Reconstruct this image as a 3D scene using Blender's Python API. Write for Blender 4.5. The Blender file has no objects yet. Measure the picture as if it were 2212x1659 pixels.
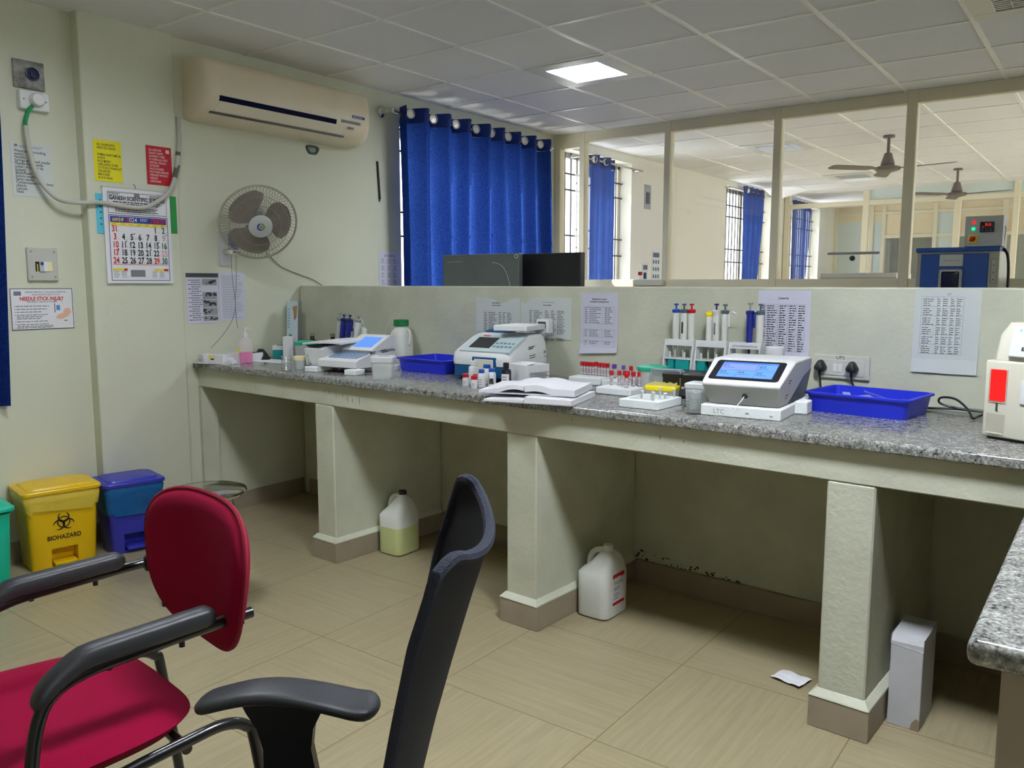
import bpy, bmesh, math, random
from mathutils import Vector, Matrix
random.seed(7)
PI = math.pi
C = bpy.context.scene.collection
SC = bpy.context.scene

# ------------------------------------------------------------------ materials
MATS = {}
def lin(c):
    return tuple((x/12.92 if x <= .04045 else ((x+.055)/1.055)**2.4) for x in [v/255 for v in c])
def mat(name, rgb, rough=.5, metal=0., emit=0., alpha=1., trans=0., spec=.5, bump=0., bscale=60., noise=0., nscale=4., coat=0., dark=None):
    if name in MATS: return MATS[name]
    m = bpy.data.materials.new(name); m.use_nodes = True
    nt = m.node_tree; p = nt.nodes['Principled BSDF']
    col = lin(rgb) + (1,)
    p.inputs['Base Color'].default_value = col
    p.inputs['Roughness'].default_value = rough
    p.inputs['Metallic'].default_value = metal
    p.inputs['Specular IOR Level'].default_value = spec
    p.inputs['Coat Weight'].default_value = coat
    if emit:
        p.inputs['Emission Color'].default_value = col; p.inputs['Emission Strength'].default_value = emit
    if trans: p.inputs['Transmission Weight'].default_value = trans
    if alpha < 1: p.inputs['Alpha'].default_value = alpha
    if noise or bump:
        geo = nt.nodes.new('ShaderNodeNewGeometry')
        if noise:
            n = nt.nodes.new('ShaderNodeTexNoise'); n.inputs['Scale'].default_value = nscale; n.inputs['Detail'].default_value = 5
            nt.links.new(geo.outputs['Position'], n.inputs['Vector'])
            r = nt.nodes.new('ShaderNodeMapRange'); r.inputs['From Min'].default_value = .3; r.inputs['From Max'].default_value = .7
            nt.links.new(n.outputs['Fac'], r.inputs['Value'])
            mx = nt.nodes.new('ShaderNodeMix'); mx.data_type = 'RGBA'
            d = lin(dark) if dark else tuple(c*(1-noise) for c in col[:3])
            mx.inputs['A'].default_value = tuple(d) + (1,); mx.inputs['B'].default_value = col
            nt.links.new(r.outputs['Result'], mx.inputs['Factor']); nt.links.new(mx.outputs['Result'], p.inputs['Base Color'])
        if bump:
            n2 = nt.nodes.new('ShaderNodeTexNoise'); n2.inputs['Scale'].default_value = bscale; n2.inputs['Detail'].default_value = 4
            nt.links.new(geo.outputs['Position'], n2.inputs['Vector'])
            b = nt.nodes.new('ShaderNodeBump'); b.inputs['Strength'].default_value = bump; b.inputs['Distance'].default_value = .004
            nt.links.new(n2.outputs['Fac'], b.inputs['Height']); nt.links.new(b.outputs['Normal'], p.inputs['Normal'])
    MATS[name] = m
    return m

def glass_mat(name, tint=(1,1,1), refl=.06, fres=1.0, dirt=0.0):
    """see-through pane: light passes, the surface reflects by angle; dirt adds a thin milky film"""
    if name in MATS: return MATS[name]
    m = bpy.data.materials.new(name); m.use_nodes = True
    nt = m.node_tree; nt.nodes.clear()
    out = nt.nodes.new('ShaderNodeOutputMaterial')
    tr = nt.nodes.new('ShaderNodeBsdfTransparent'); tr.inputs['Color'].default_value = tuple(tint) + (1,)
    gl = nt.nodes.new('ShaderNodeBsdfGlossy'); gl.inputs['Roughness'].default_value = .02
    lw = nt.nodes.new('ShaderNodeLayerWeight'); lw.inputs['Blend'].default_value = .35
    mr = nt.nodes.new('ShaderNodeMapRange'); mr.inputs['To Min'].default_value = refl; mr.inputs['To Max'].default_value = min(1, refl + .55*fres)
    nt.links.new(lw.outputs['Facing'], mr.inputs['Value'])
    mx = nt.nodes.new('ShaderNodeMixShader')
    nt.links.new(mr.outputs['Result'], mx.inputs['Fac']); nt.links.new(tr.outputs[0], mx.inputs[1]); nt.links.new(gl.outputs[0], mx.inputs[2])
    last = mx
    if dirt:
        df = nt.nodes.new('ShaderNodeBsdfDiffuse'); df.inputs['Color'].default_value = (.8,.82,.82,1)
        tl = nt.nodes.new('ShaderNodeBsdfTranslucent'); tl.inputs['Color'].default_value = (.8,.82,.82,1)
        a = nt.nodes.new('ShaderNodeMixShader'); a.inputs['Fac'].default_value = .5
        nt.links.new(df.outputs[0], a.inputs[1]); nt.links.new(tl.outputs[0], a.inputs[2])
        m2 = nt.nodes.new('ShaderNodeMixShader'); m2.inputs['Fac'].default_value = dirt
        nt.links.new(mx.outputs[0], m2.inputs[1]); nt.links.new(a.outputs[0], m2.inputs[2]); last = m2
    nt.links.new(last.outputs[0], out.inputs['Surface'])
    MATS[name] = m
    return m

def cloth_mat(name, rgb, transl=.4, scale=260, trgb=None):
    m = bpy.data.materials.new(name); m.use_nodes = True
    nt = m.node_tree; nt.nodes.clear()
    out = nt.nodes.new('ShaderNodeOutputMaterial')
    geo = nt.nodes.new('ShaderNodeNewGeometry')
    mp = nt.nodes.new('ShaderNodeVectorMath'); mp.operation = 'MULTIPLY'; mp.inputs[1].default_value = (1, 1, .35)
    nt.links.new(geo.outputs['Position'], mp.inputs[0])
    n = nt.nodes.new('ShaderNodeTexNoise'); n.inputs['Scale'].default_value = scale; n.inputs['Detail'].default_value = 3
    nt.links.new(mp.outputs[0], n.inputs['Vector'])
    ra = nt.nodes.new('ShaderNodeMapRange'); ra.inputs['From Min'].default_value = .35; ra.inputs['From Max'].default_value = .65
    ra.inputs['To Min'].default_value = .6; ra.inputs['To Max'].default_value = 1.3
    nt.links.new(n.outputs['Fac'], ra.inputs['Value'])
    def colr(c):
        v = nt.nodes.new('ShaderNodeVectorMath'); v.operation = 'SCALE'; v.inputs[0].default_value = lin(c)
        nt.links.new(ra.outputs['Result'], v.inputs['Scale']); return v
    d = nt.nodes.new('ShaderNodeBsdfDiffuse'); t = nt.nodes.new('ShaderNodeBsdfTranslucent')
    nt.links.new(colr(rgb).outputs[0], d.inputs['Color']); nt.links.new(colr(trgb or rgb).outputs[0], t.inputs['Color'])
    mx = nt.nodes.new('ShaderNodeMixShader'); mx.inputs['Fac'].default_value = transl
    nt.links.new(d.outputs[0], mx.inputs[1]); nt.links.new(t.outputs[0], mx.inputs[2]); nt.links.new(mx.outputs[0], out.inputs['Surface'])
    MATS[name] = m
    return m

def granite_mat():
    m = bpy.data.materials.new('granite'); m.use_nodes = True
    nt = m.node_tree; p = nt.nodes['Principled BSDF']
    geo = nt.nodes.new('ShaderNodeNewGeometry')
    n = nt.nodes.new('ShaderNodeTexNoise'); n.inputs['Scale'].default_value = 150; n.inputs['Detail'].default_value = 3; n.inputs['Roughness'].default_value = .7
    n3 = nt.nodes.new('ShaderNodeTexNoise'); n3.inputs['Scale'].default_value = 55; n3.inputs['Detail'].default_value = 4
    for k in (n, n3): nt.links.new(geo.outputs['Position'], k.inputs['Vector'])
    r = nt.nodes.new('ShaderNodeValToRGB')
    e = r.color_ramp.elements
    e[0].position = .36; e[0].color = lin((38,38,40)) + (1,)
    e[1].position = .70; e[1].color = lin((205,205,203)) + (1,)
    x = e.new(.46); x.color = lin((110,111,108)) + (1,)
    x = e.new(.56); x.color = lin((147,148,142)) + (1,)
    ad = nt.nodes.new('ShaderNodeMix'); ad.data_type = 'FLOAT'; ad.inputs['Factor'].default_value = .35
    nt.links.new(n.outputs['Fac'], ad.inputs['A']); nt.links.new(n3.outputs['Fac'], ad.inputs['B'])
    nt.links.new(ad.outputs['Result'], r.inputs['Fac']); nt.links.new(r.outputs['Color'], p.inputs['Base Color'])
    p.inputs['Roughness'].default_value = .16; p.inputs['Specular IOR Level'].default_value = .6
    MATS['granite'] = m
    return m

def floor_mat():
    m = bpy.data.materials.new('floor_tiles'); m.use_nodes = True
    nt = m.node_tree; p = nt.nodes['Principled BSDF']; L = nt.links.new
    geo = nt.nodes.new('ShaderNodeNewGeometry'); sep = nt.nodes.new('ShaderNodeSeparateXYZ'); L(geo.outputs['Position'], sep.inputs[0])
    def mth(op, a, b=None, c=None):
        k = nt.nodes.new('ShaderNodeMath'); k.operation = op
        for i, v in enumerate((a, b, c)):
            if v is None: continue
            if isinstance(v, (int, float)): k.inputs[i].default_value = v
            else: L(v, k.inputs[i])
        return k.outputs[0]
    tx = mth('DIVIDE', mth('SUBTRACT', sep.outputs[0], 3.06), .612); ty = mth('DIVIDE', mth('SUBTRACT', sep.outputs[1], .13), .612)
    ex = mth('ABSOLUTE', mth('SUBTRACT', mth('FRACT', mth('ADD', tx, .5)), .5)); ey = mth('ABSOLUTE', mth('SUBTRACT', mth('FRACT', mth('ADD', ty, .5)), .5))
    g = mth('LESS_THAN', mth('MINIMUM', ex, ey), .0028)
    ck = mth('MODULO', mth('ABSOLUTE', mth('ADD', mth('FLOOR', tx), mth('FLOOR', ty))), 2)
    va = nt.nodes.new('ShaderNodeVectorMath'); va.operation = 'MULTIPLY'; va.inputs[1].default_value = (3, 60, 1); L(geo.outputs['Position'], va.inputs[0])
    vb = nt.nodes.new('ShaderNodeVectorMath'); vb.operation = 'MULTIPLY'; vb.inputs[1].default_value = (60, 3, 1); L(geo.outputs['Position'], vb.inputs[0])
    ns = []
    for v in (va, vb):
        n = nt.nodes.new('ShaderNodeTexNoise'); n.inputs['Scale'].default_value = 1; n.inputs['Detail'].default_value = 5; n.inputs['Distortion'].default_value = .8
        L(v.outputs[0], n.inputs['Vector']); ns.append(n.outputs['Fac'])
    mx = nt.nodes.new('ShaderNodeMix'); mx.data_type = 'FLOAT'; L(ck, mx.inputs['Factor']); L(ns[0], mx.inputs['A']); L(ns[1], mx.inputs['B'])
    r = nt.nodes.new('ShaderNodeValToRGB'); e = r.color_ramp.elements
    e[0].position = .3; e[0].color = lin((155,144,114)) + (1,); e[1].position = .7; e[1].color = lin((168,156,125)) + (1,)
    L(mx.outputs['Result'], r.inputs['Fac'])
    c = nt.nodes.new('ShaderNodeMix'); c.data_type = 'RGBA'; L(g, c.inputs['Factor']); L(r.outputs['Color'], c.inputs['A']); c.inputs['B'].default_value = lin((120,102,75)) + (1,)
    L(c.outputs['Result'], p.inputs['Base Color']); p.inputs['Roughness'].default_value = .3; p.inputs['Specular IOR Level'].default_value = .35
    return m

WALL = mat('wall_paint', (211,213,193), .85, bump=.25, bscale=30, noise=.06, nscale=1.6, spec=.2)
WALL2 = mat('wall_paint_worn', (208,210,190), .85, bump=.45, bscale=45, noise=.16, nscale=5, spec=.2)
CEIL = mat('ceiling_tile', (240,240,242), .95, bump=.3, bscale=220, spec=.1)
TBAR = mat('ceiling_bar', (248,247,244), .35)
FLOOR = floor_mat()
GRAN = granite_mat()
TILE = mat('skirting_tile', (158,146,128), .45, noise=.12, nscale=9)
CREAM = mat('cream_frame', (224,216,188), .5)
CREAM2 = mat('cream_panel', (228,212,176), .7)
PALE = mat('frosted_panel', (205,218,214), .5)
WHITE = mat('white_plastic', (226,228,228), .4)
OFFW = mat('offwhite_plastic', (214,211,194), .45)
ACW = mat('aircon_casing', (226,214,188), .35, noise=.05, nscale=6)
GREY = mat('grey_plastic', (150,152,152), .5)
LGREY = mat('light_grey_plastic', (190,194,194), .5)
DGREY = mat('dark_grey', (60,62,64), .5)
BLACK = mat('black_plastic', (24,25,28), .4)
BLACKM = mat('black_tube', (20,21,24), .28, coat=.3)
BLACKP = mat('arm_pad', (46,48,52), .42, bump=.15, bscale=300)
CHROME = mat('chrome', (215,215,212), .12, 1.)
STEEL = mat('steel', (185,185,180), .3, .9)
BLUEC = cloth_mat('blue_curtain', (20,38,104), .34, trgb=(44,74,146))
BLUET = mat('blue_tray_plastic', (34,50,206), .35)
BLUEB = mat('blue_bin_plastic', (48,52,170), .35)
BLUEL = mat('blue_liner', (10,92,160), .3, bump=.8, bscale=35)
YELB = mat('yellow_bin_plastic', (228,186,6), .35)
YELL = mat('yellow_liner', (222,196,72), .3, bump=.8, bscale=35)
YELF = mat('yellow_plastic', (246,222,30), .4)
TEALB = mat('teal_bin_plastic', (0,190,158), .35)
TEAL = mat('teal_plastic', (0,150,148), .4)
TEALL = mat('teal_lid', (12,172,140), .35)
GREEN = mat('green_cap', (0,122,60), .4)
GREENT = mat('green_tape', (0,140,80), .5)
RED = mat('red_cap', (190,8,26), .4)
REDF = mat('red_fabric', (150,0,52), .9, bump=.35, bscale=700, spec=.2)
REDL = mat('red_paper', (176,10,34), .6)
PURPLE = mat('purple_cap', (104,72,180), .4)
BLUECAP = mat('blue_cap', (24,84,176), .4)
NAVY = mat('navy', (22,30,84), .35)
PIPB = mat('pipette_blue', (22,36,128), .35)
STEELB = mat('steel_blue', (14,82,132), .4)
AMBER = mat('amber_glass', (52,24,16), .12)
FOAM = mat('styrofoam', (232,236,236), .85, bump=.4, bscale=260)
PAPER = mat('white_paper', (226,226,230), .8)
PAPERB = mat('bluish_paper', (206,206,222), .8, bump=.12, bscale=25)
PAPERG = mat('greyish_paper', (204,210,208), .8, bump=.12, bscale=25)
CARD = mat('white_card', (222,222,224), .75, bump=.15, bscale=40)
INK = mat('ink', (40,40,46), .7)
INKL = mat('ink_pale', (120,122,128), .8)
INKR = mat('ink_red', (196,34,44), .7)
INKB = mat('ink_blue', (30,56,140), .6)
INKG = mat('ink_green', (20,96,70), .7)
INKP = mat('ink_pink', (222,150,166), .7)
INKY = mat('ink_yellow', (240,214,60), .6)
YELP = mat('yellow_paper', (226,216,10), .6)
CYANP = mat('cyan_paper', (90,192,216), .6)
GREENP = mat('green_paper', (30,140,60), .6)
SKIN = mat('printed_hand', (222,178,150), .7)
SHEER = mat('frosted_plastic', (232,238,236), .4, alpha=.58)
HDPE = mat('milky_plastic', (236,239,232), .45, alpha=.9)
HDPEG = mat('milky_plastic_with_liquid', (202,210,150), .45)
PINK = mat('pink_liquid', (236,92,178), .25)
PINKW = mat('clear_pink_bottle', (236,226,234), .2, alpha=.26)
GLASS = glass_mat('clear_glass', (.985,.99,.99), .03, .7)
PANE = glass_mat('partition_glass', (.97,.975,.97), .035, .5, .035)
def screen_mat(n, c, e=1.1):
    m = mat(n, c, .15, emit=e); m.node_tree.nodes['Principled BSDF'].inputs['Base Color'].default_value = (.02,.02,.03,1); return m
SCREENB = screen_mat('blue_screen', (84,142,250)); SCREENP = screen_mat('pale_blue_screen', (112,172,250))
DARKS = mat('dark_screen', (44,47,50), .15)
LEDR = mat('red_lamp', (255,20,20), .3, emit=1.2)
LEDG = mat('green_lamp', (20,235,140), .3, emit=1.2)
INCB = mat('incubator_blue', (24,72,150), .45, bump=.1)
WIRE = mat('fan_wire', (150,146,132), .45, .3)
BLADE = mat('fan_blade', (128,120,112), .55)
BROWN = mat('ceiling_fan_brown', (96,80,76), .45)
MESHB = mat('black_mesh', (17,22,36), .8, bump=.7, bscale=900)
PIPING = mat('mesh_piping', (31,37,54), .8, bump=.8, bscale=500)
GRILLE = mat('window_grille', (58,56,54), .6)
HOSE = mat('hose_grey', (186,186,176), .5)
KEYP = mat('keypad_blue', (150,170,196), .5)
PANELB = mat('panel_pale_blue', (196,212,214), .4)

# ------------------------------------------------------------------ mesh builder
class B:
    def __init__(s):
        s.v = []; s.f = []; s.fm = []; s.m = 0; s.T = Matrix.Identity(4)
    def add(s, vs, fs):
        n = len(s.v); s.v += [tuple(s.T @ Vector(v)) for v in vs]
        for f in fs: s.f.append([i+n for i in f]); s.fm.append(s.m)
        return s
    def box(s, x0, x1, y0, y1, z0, z1, bev=0, seg=2):
        if not bev:
            vs = [(x,y,z) for z in (z0,z1) for y in (y0,y1) for x in (x0,x1)]
            return s.add(vs, [(0,2,3,1),(4,5,7,6),(0,1,5,4),(2,6,7,3),(0,4,6,2),(1,3,7,5)])
        bm = bmesh.new(); bmesh.ops.create_cube(bm, size=1)
        for v in bm.verts: v.co = ((x0+x1)/2+v.co.x*(x1-x0), (y0+y1)/2+v.co.y*(y1-y0), (z0+z1)/2+v.co.z*(z1-z0))
        bmesh.ops.bevel(bm, geom=bm.edges[:], offset=bev, segments=seg, affect='EDGES', profile=.5)
        bm.verts.index_update()
        s.add([v.co[:] for v in bm.verts], [[v.index for v in f.verts] for f in bm.faces]); bm.free()
        return s
    def loft(s, loops, cap0=True, cap1=True):
        n = len(loops[0]); vs = [p for l in loops for p in l]; fs = []
        for k in range(len(loops)-1):
            for i in range(n):
                j = (i+1) % n; fs.append((k*n+i, k*n+j, (k+1)*n+j, (k+1)*n+i))
        if cap0: fs.append(tuple(reversed(range(n))))
        if cap1: fs.append(tuple((len(loops)-1)*n+i for i in range(n)))
        return s.add(vs, fs)
    def lathe(s, prof, x=0, y=0, z=0, n=24, sx=1, sy=1, caps=True):
        return s.loft([[(x+r*sx*math.cos(2*PI*i/n), y+r*sy*math.sin(2*PI*i/n), z+h) for i in range(n)] for r, h in prof], caps, caps)
    def cyl(s, x, y, z0, z1, r, r1=None, n=20):
        return s.lathe([(r, z0), (r if r1 is None else r1, z1)], x, y, 0, n)
    def rod(s, a, b, r, r1=None, n=10):
        a = Vector(a); b = Vector(b); d = (b-a).normalized(); q = d.to_track_quat('Z', 'Y')
        r1 = r if r1 is None else r1
        L = [[a + q @ Vector((r*math.cos(2*PI*i/n), r*math.sin(2*PI*i/n), 0)) for i in range(n)], [b + q @ Vector((r1*math.cos(2*PI*i/n), r1*math.sin(2*PI*i/n), 0)) for i in range(n)]]
        return s.loft(L)
    def tube(s, pts, r, n=8, sub=6, closed=False):
        P = [Vector(p) for p in pts]
        if sub > 1:
            Q = []; m = len(P); rng = range(m if closed else m-1)
            for i in rng:
                g = (lambda k: P[k % m]) if closed else (lambda k: P[max(0, min(m-1, k))])
                a, b, c, d = g(i-1), g(i), g(i+1), g(i+2)
                for k in range(sub):
                    t = k/sub
                    Q.append(.5*((2*b)+(c-a)*t+(2*a-5*b+4*c-d)*t*t+(3*b-a-3*c+d)*t**3))
            if not closed: Q.append(P[-1])
            P = Q
        m = len(P); loops = []; up = None
        for i, p in enumerate(P):
            d = (P[(i+1) % m]-P[i-1]) if closed else (P[min(i+1, m-1)]-P[max(i-1, 0)])
            if d.length < 1e-9: d = Vector((0,0,1))
            d.normalize()
            if up is None: up = Vector((0,0,1)) if abs(d.z) < .9 else Vector((1,0,0))
            side = d.cross(up)
            if side.length < 1e-6: side = d.cross(Vector((0,1,0)))
            side.normalize(); up = side.cross(d)
            rr = r[min(len(r)-1, int(i*len(r)/m))] if isinstance(r, (list, tuple)) else r
            loops.append([p+side*rr*math.cos(2*PI*k/n)+up*rr*math.sin(2*PI*k/n) for k in range(n)])
        if closed: loops.append(loops[0]); return s.loft(loops, False, False)
        return s.loft(loops)
    def torus(s, c, nrm, R, r, n=32, k=8):
        q = Vector(nrm).to_track_quat('Z', 'Y'); c = Vector(c)
        pts = [c + q @ Vector((R*math.cos(2*PI*i/n), R*math.sin(2*PI*i/n), 0)) for i in range(n)]
        return s.tube(pts, r, k, 1, True)
    def prism(s, poly, axis, a, b):
        """polygon given in the two other axes, pushed along one axis from a to b"""
        def pt(p, w):
            return {'x': (w, p[0], p[1]), 'y': (p[0], w, p[1]), 'z': (p[0], p[1], w)}[axis]
        return s.loft([[pt(p, a) for p in poly], [pt(p, b) for p in poly]])
    def quad(s, x, z, w, h, y):
        return s.add([(x,y,z),(x+w,y,z),(x+w,y,z-h),(x,y,z-h)], [(0,3,2,1)])
    def sphere(s, c, r, n=16, sz=1, sx=1, sy=1):
        pr = [(max(1e-4, r*math.sin(PI*i/n)), -r*sz*math.cos(PI*i/n)) for i in range(n+1)]
        return s.lathe(pr, c[0], c[1], c[2], n*2, sx, sy)
def rrect(w, d, r, z, cx=0, cy=0, n=4):
    r = min(r, w/2-1e-4, d/2-1e-4); out = []
    for (sx, sy, a0) in ((1,1,0),(-1,1,PI/2),(-1,-1,PI),(1,-1,1.5*PI)):
        for k in range(n+1):
            a = a0 + k/n*PI/2
            out.append((cx+sx*(w/2-r)+r*math.cos(a), cy+sy*(d/2-r)+r*math.sin(a), z))
    return out
def obj(name, b, mats, parent=None, smooth=35):
    if not isinstance(mats, (list, tuple)): mats = [mats]
    me = bpy.data.meshes.new(name); me.from_pydata([tuple(v) for v in b.v], [], b.f)
    for m in mats: me.materials.append(m)
    me.polygons.foreach_set('material_index', b.fm)
    bm = bmesh.new(); bm.from_mesh(me); bmesh.ops.recalc_face_normals(bm, faces=bm.faces[:]); bm.to_mesh(me); bm.free()
    if smooth:
        me.polygons.foreach_set('use_smooth', [True]*len(me.polygons)); me.set_sharp_from_angle(angle=math.radians(smooth))
    me.update()
    o = bpy.data.objects.new(name, me); C.objects.link(o)
    if parent: o.parent = parent
    return o
def tag(o, label, cat, group=None):
    o['label'] = label; o['category'] = cat
    if group: o['group'] = group
    return o
def struct(name, b, mats, smooth=35, parent=None):
    o = obj(name, b, mats, parent, smooth)
    if parent is None: o['kind'] = 'structure'
    return o
def thing(name, label, cat, loc=(0,0,0), rz=0, group=None):
    o = bpy.data.objects.new(name, None); C.objects.link(o); o.empty_display_size = .05
    o.location = loc; o.rotation_euler = (0,0,rz)
    return tag(o, label, cat, group)
def dup(root, loc, rz, label=None):
    r = root.copy(); C.objects.link(r); r.location = loc; r.rotation_euler = (0,0,rz)
    if label: r['label'] = label
    for ch in list(root.children):
        c = ch.copy(); C.objects.link(c); c.parent = r
        for g in ch.children:
            d = g.copy(); C.objects.link(d); d.parent = c
    return r
# text -> flat mesh in the x/z plane, facing -y
TXT = {}
def text(b, s, size, x, z, y=-.002, align='LEFT', sx=1., bold=0., fit=None):
    key = (s, align, bold)
    if key not in TXT:
        cu = bpy.data.curves.new('lettering', 'FONT'); cu.body = s; cu.size = 1; cu.align_x = align; cu.offset = bold; cu.resolution_u = 3
        ob = bpy.data.objects.new('lettering', cu); me = ob.to_mesh()
        TXT[key] = ([tuple(v.co) for v in me.vertices], [tuple(p.vertices) for p in me.polygons])
        ob.to_mesh_clear(); bpy.data.objects.remove(ob); bpy.data.curves.remove(cu)
    vs, fs = TXT[key]
    if fit: sx = fit/(size*(max(v[0] for v in vs)-min(v[0] for v in vs)))
    b.add([(x+v[0]*size*sx, y, z+v[1]*size) for v in vs], fs)
def bars(b, x, z, w, n, dz, h, y=-.002, jit=.4, seed=1):
    """unreadably small lines of print"""
    rr = random.Random(seed)
    for i in range(n):
        x0 = x; end = x+w*(1-jit*rr.random())
        while x0 < end:
            l = min(h*(2+4*rr.random()), end-x0); b.quad(x0, z-i*dz, l, h, y); x0 += l+h*.8

# ------------------------------------------------------------------ frames of reference
H = 2.685                                  # ceiling height
TH = math.radians(-3.1); OU = Vector((0, .20, 0)); UU = Vector((math.cos(TH), math.sin(TH), 0)); VV = Vector((-math.sin(TH), math.cos(TH), 0))
ZC = .915                                   # worktop
def ct(u, v, z=ZC): return OU + UU*u + VV*v + Vector((0,0,z))
def cthing(name, label, cat, u, v, rot=0, z=ZC, group=None):
    return thing(name, label, cat, ct(u, v, z), TH+math.radians(rot), group)
CM = Matrix.Translation(OU) @ Matrix.Rotation(TH, 4, 'Z')

# ------------------------------------------------------------------ room shell
b = B(); b.box(-.5, 7.6, -5.4, 15.2, -.1, 0); struct('floor', b, FLOOR, 0)
b = B(); b.box(-.5, 7.6, -5.4, 10.1, H, H+.12)
b.box(-.5, 7.6, 10.1, 15.2, H, H+.12); struct('ceiling', b, CEIL, 0)
A0 = .5217
b = B()
for i in range(-1, 12):
    x = A0+.6*i
    if x < 0: continue
    b.box(x-.012, x+.012, -5.3, 10.1, H-.006, H+.002)
for j in range(-8, 17):
    y = .6*j; b.box(0, 7.5, y-.012, y+.012, H-.005, H+.002)
g = struct('ceiling_grid', b, TBAR, 0)
# sagging tile near the far partition
b = B(); b.add([(.06,9.02,H-.004),(.52,9.02,H-.004),(.52,9.6,H-.006),(.06,9.6,H-.12),(.06,9.02,H+.004),(.52,9.02,H+.004),(.52,9.6,H+.004),(.06,9.6,H-.11)], [(0,3,2,1),(4,5,6,7),(0,1,5,4),(1,2,6,5),(2,3,7,6),(3,0,4,7)])
t = obj('ceiling_tile', b, CEIL, None, 0); tag(t, 'sagging white ceiling tile hanging down beyond the glass partition', 'ceiling tile')

RWIN = [(-4.4,-2.8,.9,2.3), (4.2,7.0,.4,2.62), (7.2,10.0,.4,2.62), (10.4,12.6,.5,2.6), (13.1,14.8,.5,2.6)]     # unseen opposite-wall windows: near one added, others enlarged to brighten the rooms
WINS = [(1.88,3.6,.95,2.47), (4.02,5.33,.9,2.6), (7.88,9.6,.9,2.62), (10.32,11.95,.9,2.6)]
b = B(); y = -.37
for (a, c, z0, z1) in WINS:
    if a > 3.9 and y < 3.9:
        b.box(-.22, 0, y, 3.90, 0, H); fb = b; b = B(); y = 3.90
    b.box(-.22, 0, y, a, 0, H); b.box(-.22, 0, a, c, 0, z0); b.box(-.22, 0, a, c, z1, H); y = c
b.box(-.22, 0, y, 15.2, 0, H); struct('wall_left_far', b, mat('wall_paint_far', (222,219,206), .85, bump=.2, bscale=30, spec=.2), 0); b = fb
b.box(-.22, -.04, -5.4, -.38, 0, H); b.box(-.2, .03, -.385, .118, 0, H+.01, .008, 2)
struct('wall_left', b, WALL, 0)
b = B(); y = -5.4
for (a, c, z0, z1) in RWIN:
    b.box(7.5, 7.65, y, a, 0, H); b.box(7.5, 7.65, a, c, 0, z0); b.box(7.5, 7.65, a, c, z1, H); y = c
b.box(7.5, 7.65, y, 15.2, 0, H); struct('wall_right', b, WALL, 0)
b = B(); b.box(-.3, 7.6, -5.45, -5.3, 0, H); struct('wall_front', b, WALL, 0)
b = B(); b.box(-.3, 7.6, 15, 15.2, 0, H); struct('wall_back', b, WALL, 0)
b = B(); b.T = CM; b.box(-.03, 5.4, .74, .86, 0, 1.346, .006, 1); b.m = 1; rr = random.Random(9)
for k in range(70):
    u = 2.467+.55*rr.random()**1.7; z = .1+.03*rr.random()*(1.4-(u-2.467)*1.6); s = .003+.012*rr.random()**2
    b.add([(u,.7392,z),(u+s,.7392,z-s*.3),(u+s*1.3,.7392,z+s*.4),(u+s*.4,.7392,z+s*.7)], [(0,1,2,3)])
struct('wall_counter', b, [WALL2, mat('mould', (66,58,38), .9)], 0)
for k, (a, c, z0, z1) in enumerate(WINS+RWIN):
    w = thing('window_%d' % (k+1), 'x', 'window', (-.16 if k < len(WINS) else 7.62, (a+c)/2, z0)); del w['label']; del w['category']; w['kind'] = 'structure'
    hw = (c-a)/2; hz = z1-z0
    b = B()
    for (p, q, r_, s_) in ((-hw,hw,0,.05),(-hw,hw,hz-.05,hz),(-hw,-hw+.05,0,hz),(hw-.05,hw,0,hz),(-.02,.02,0,hz)): b.box(-.03,.02,p,q,r_,s_)
    obj('window_frame', b, CREAM, w, 0)
    b = B(); n = int(hw*2/.105)
    gx, gr = (.15, .008) if k == 0 else (.035, .009)
    for i in range(1, n): b.rod((gx,-hw+i*2*hw/n,0), (gx,-hw+i*2*hw/n,hz), gr, n=6)
    for zz in (.2,.33,.75,.92,1.35,1.5): b.rod((gx+.01,-hw,zz), (gx+.01,hw,zz), gr, n=6)
    obj('window_grille', b, GRILLE, w)
# skirting on the left wall and on the low wall behind the knee holes
b = B(); b.box(-.04, -.025, -5.3, -.385, 0, .1); b.box(.03, .045, -.385, .118, 0, .1); b.box(0, .015, .2, .93, 0, .1); struct('baseboard_left', b, TILE, 0)
b = B(); b.T = CM
for (p, q) in ((.04,1.085),(1.225,2.315),(2.465,3.57),(3.71,4.82)): b.box(p, q, .72, .74, 0, .1)
struct('baseboard_back', b, TILE, 0)

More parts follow.
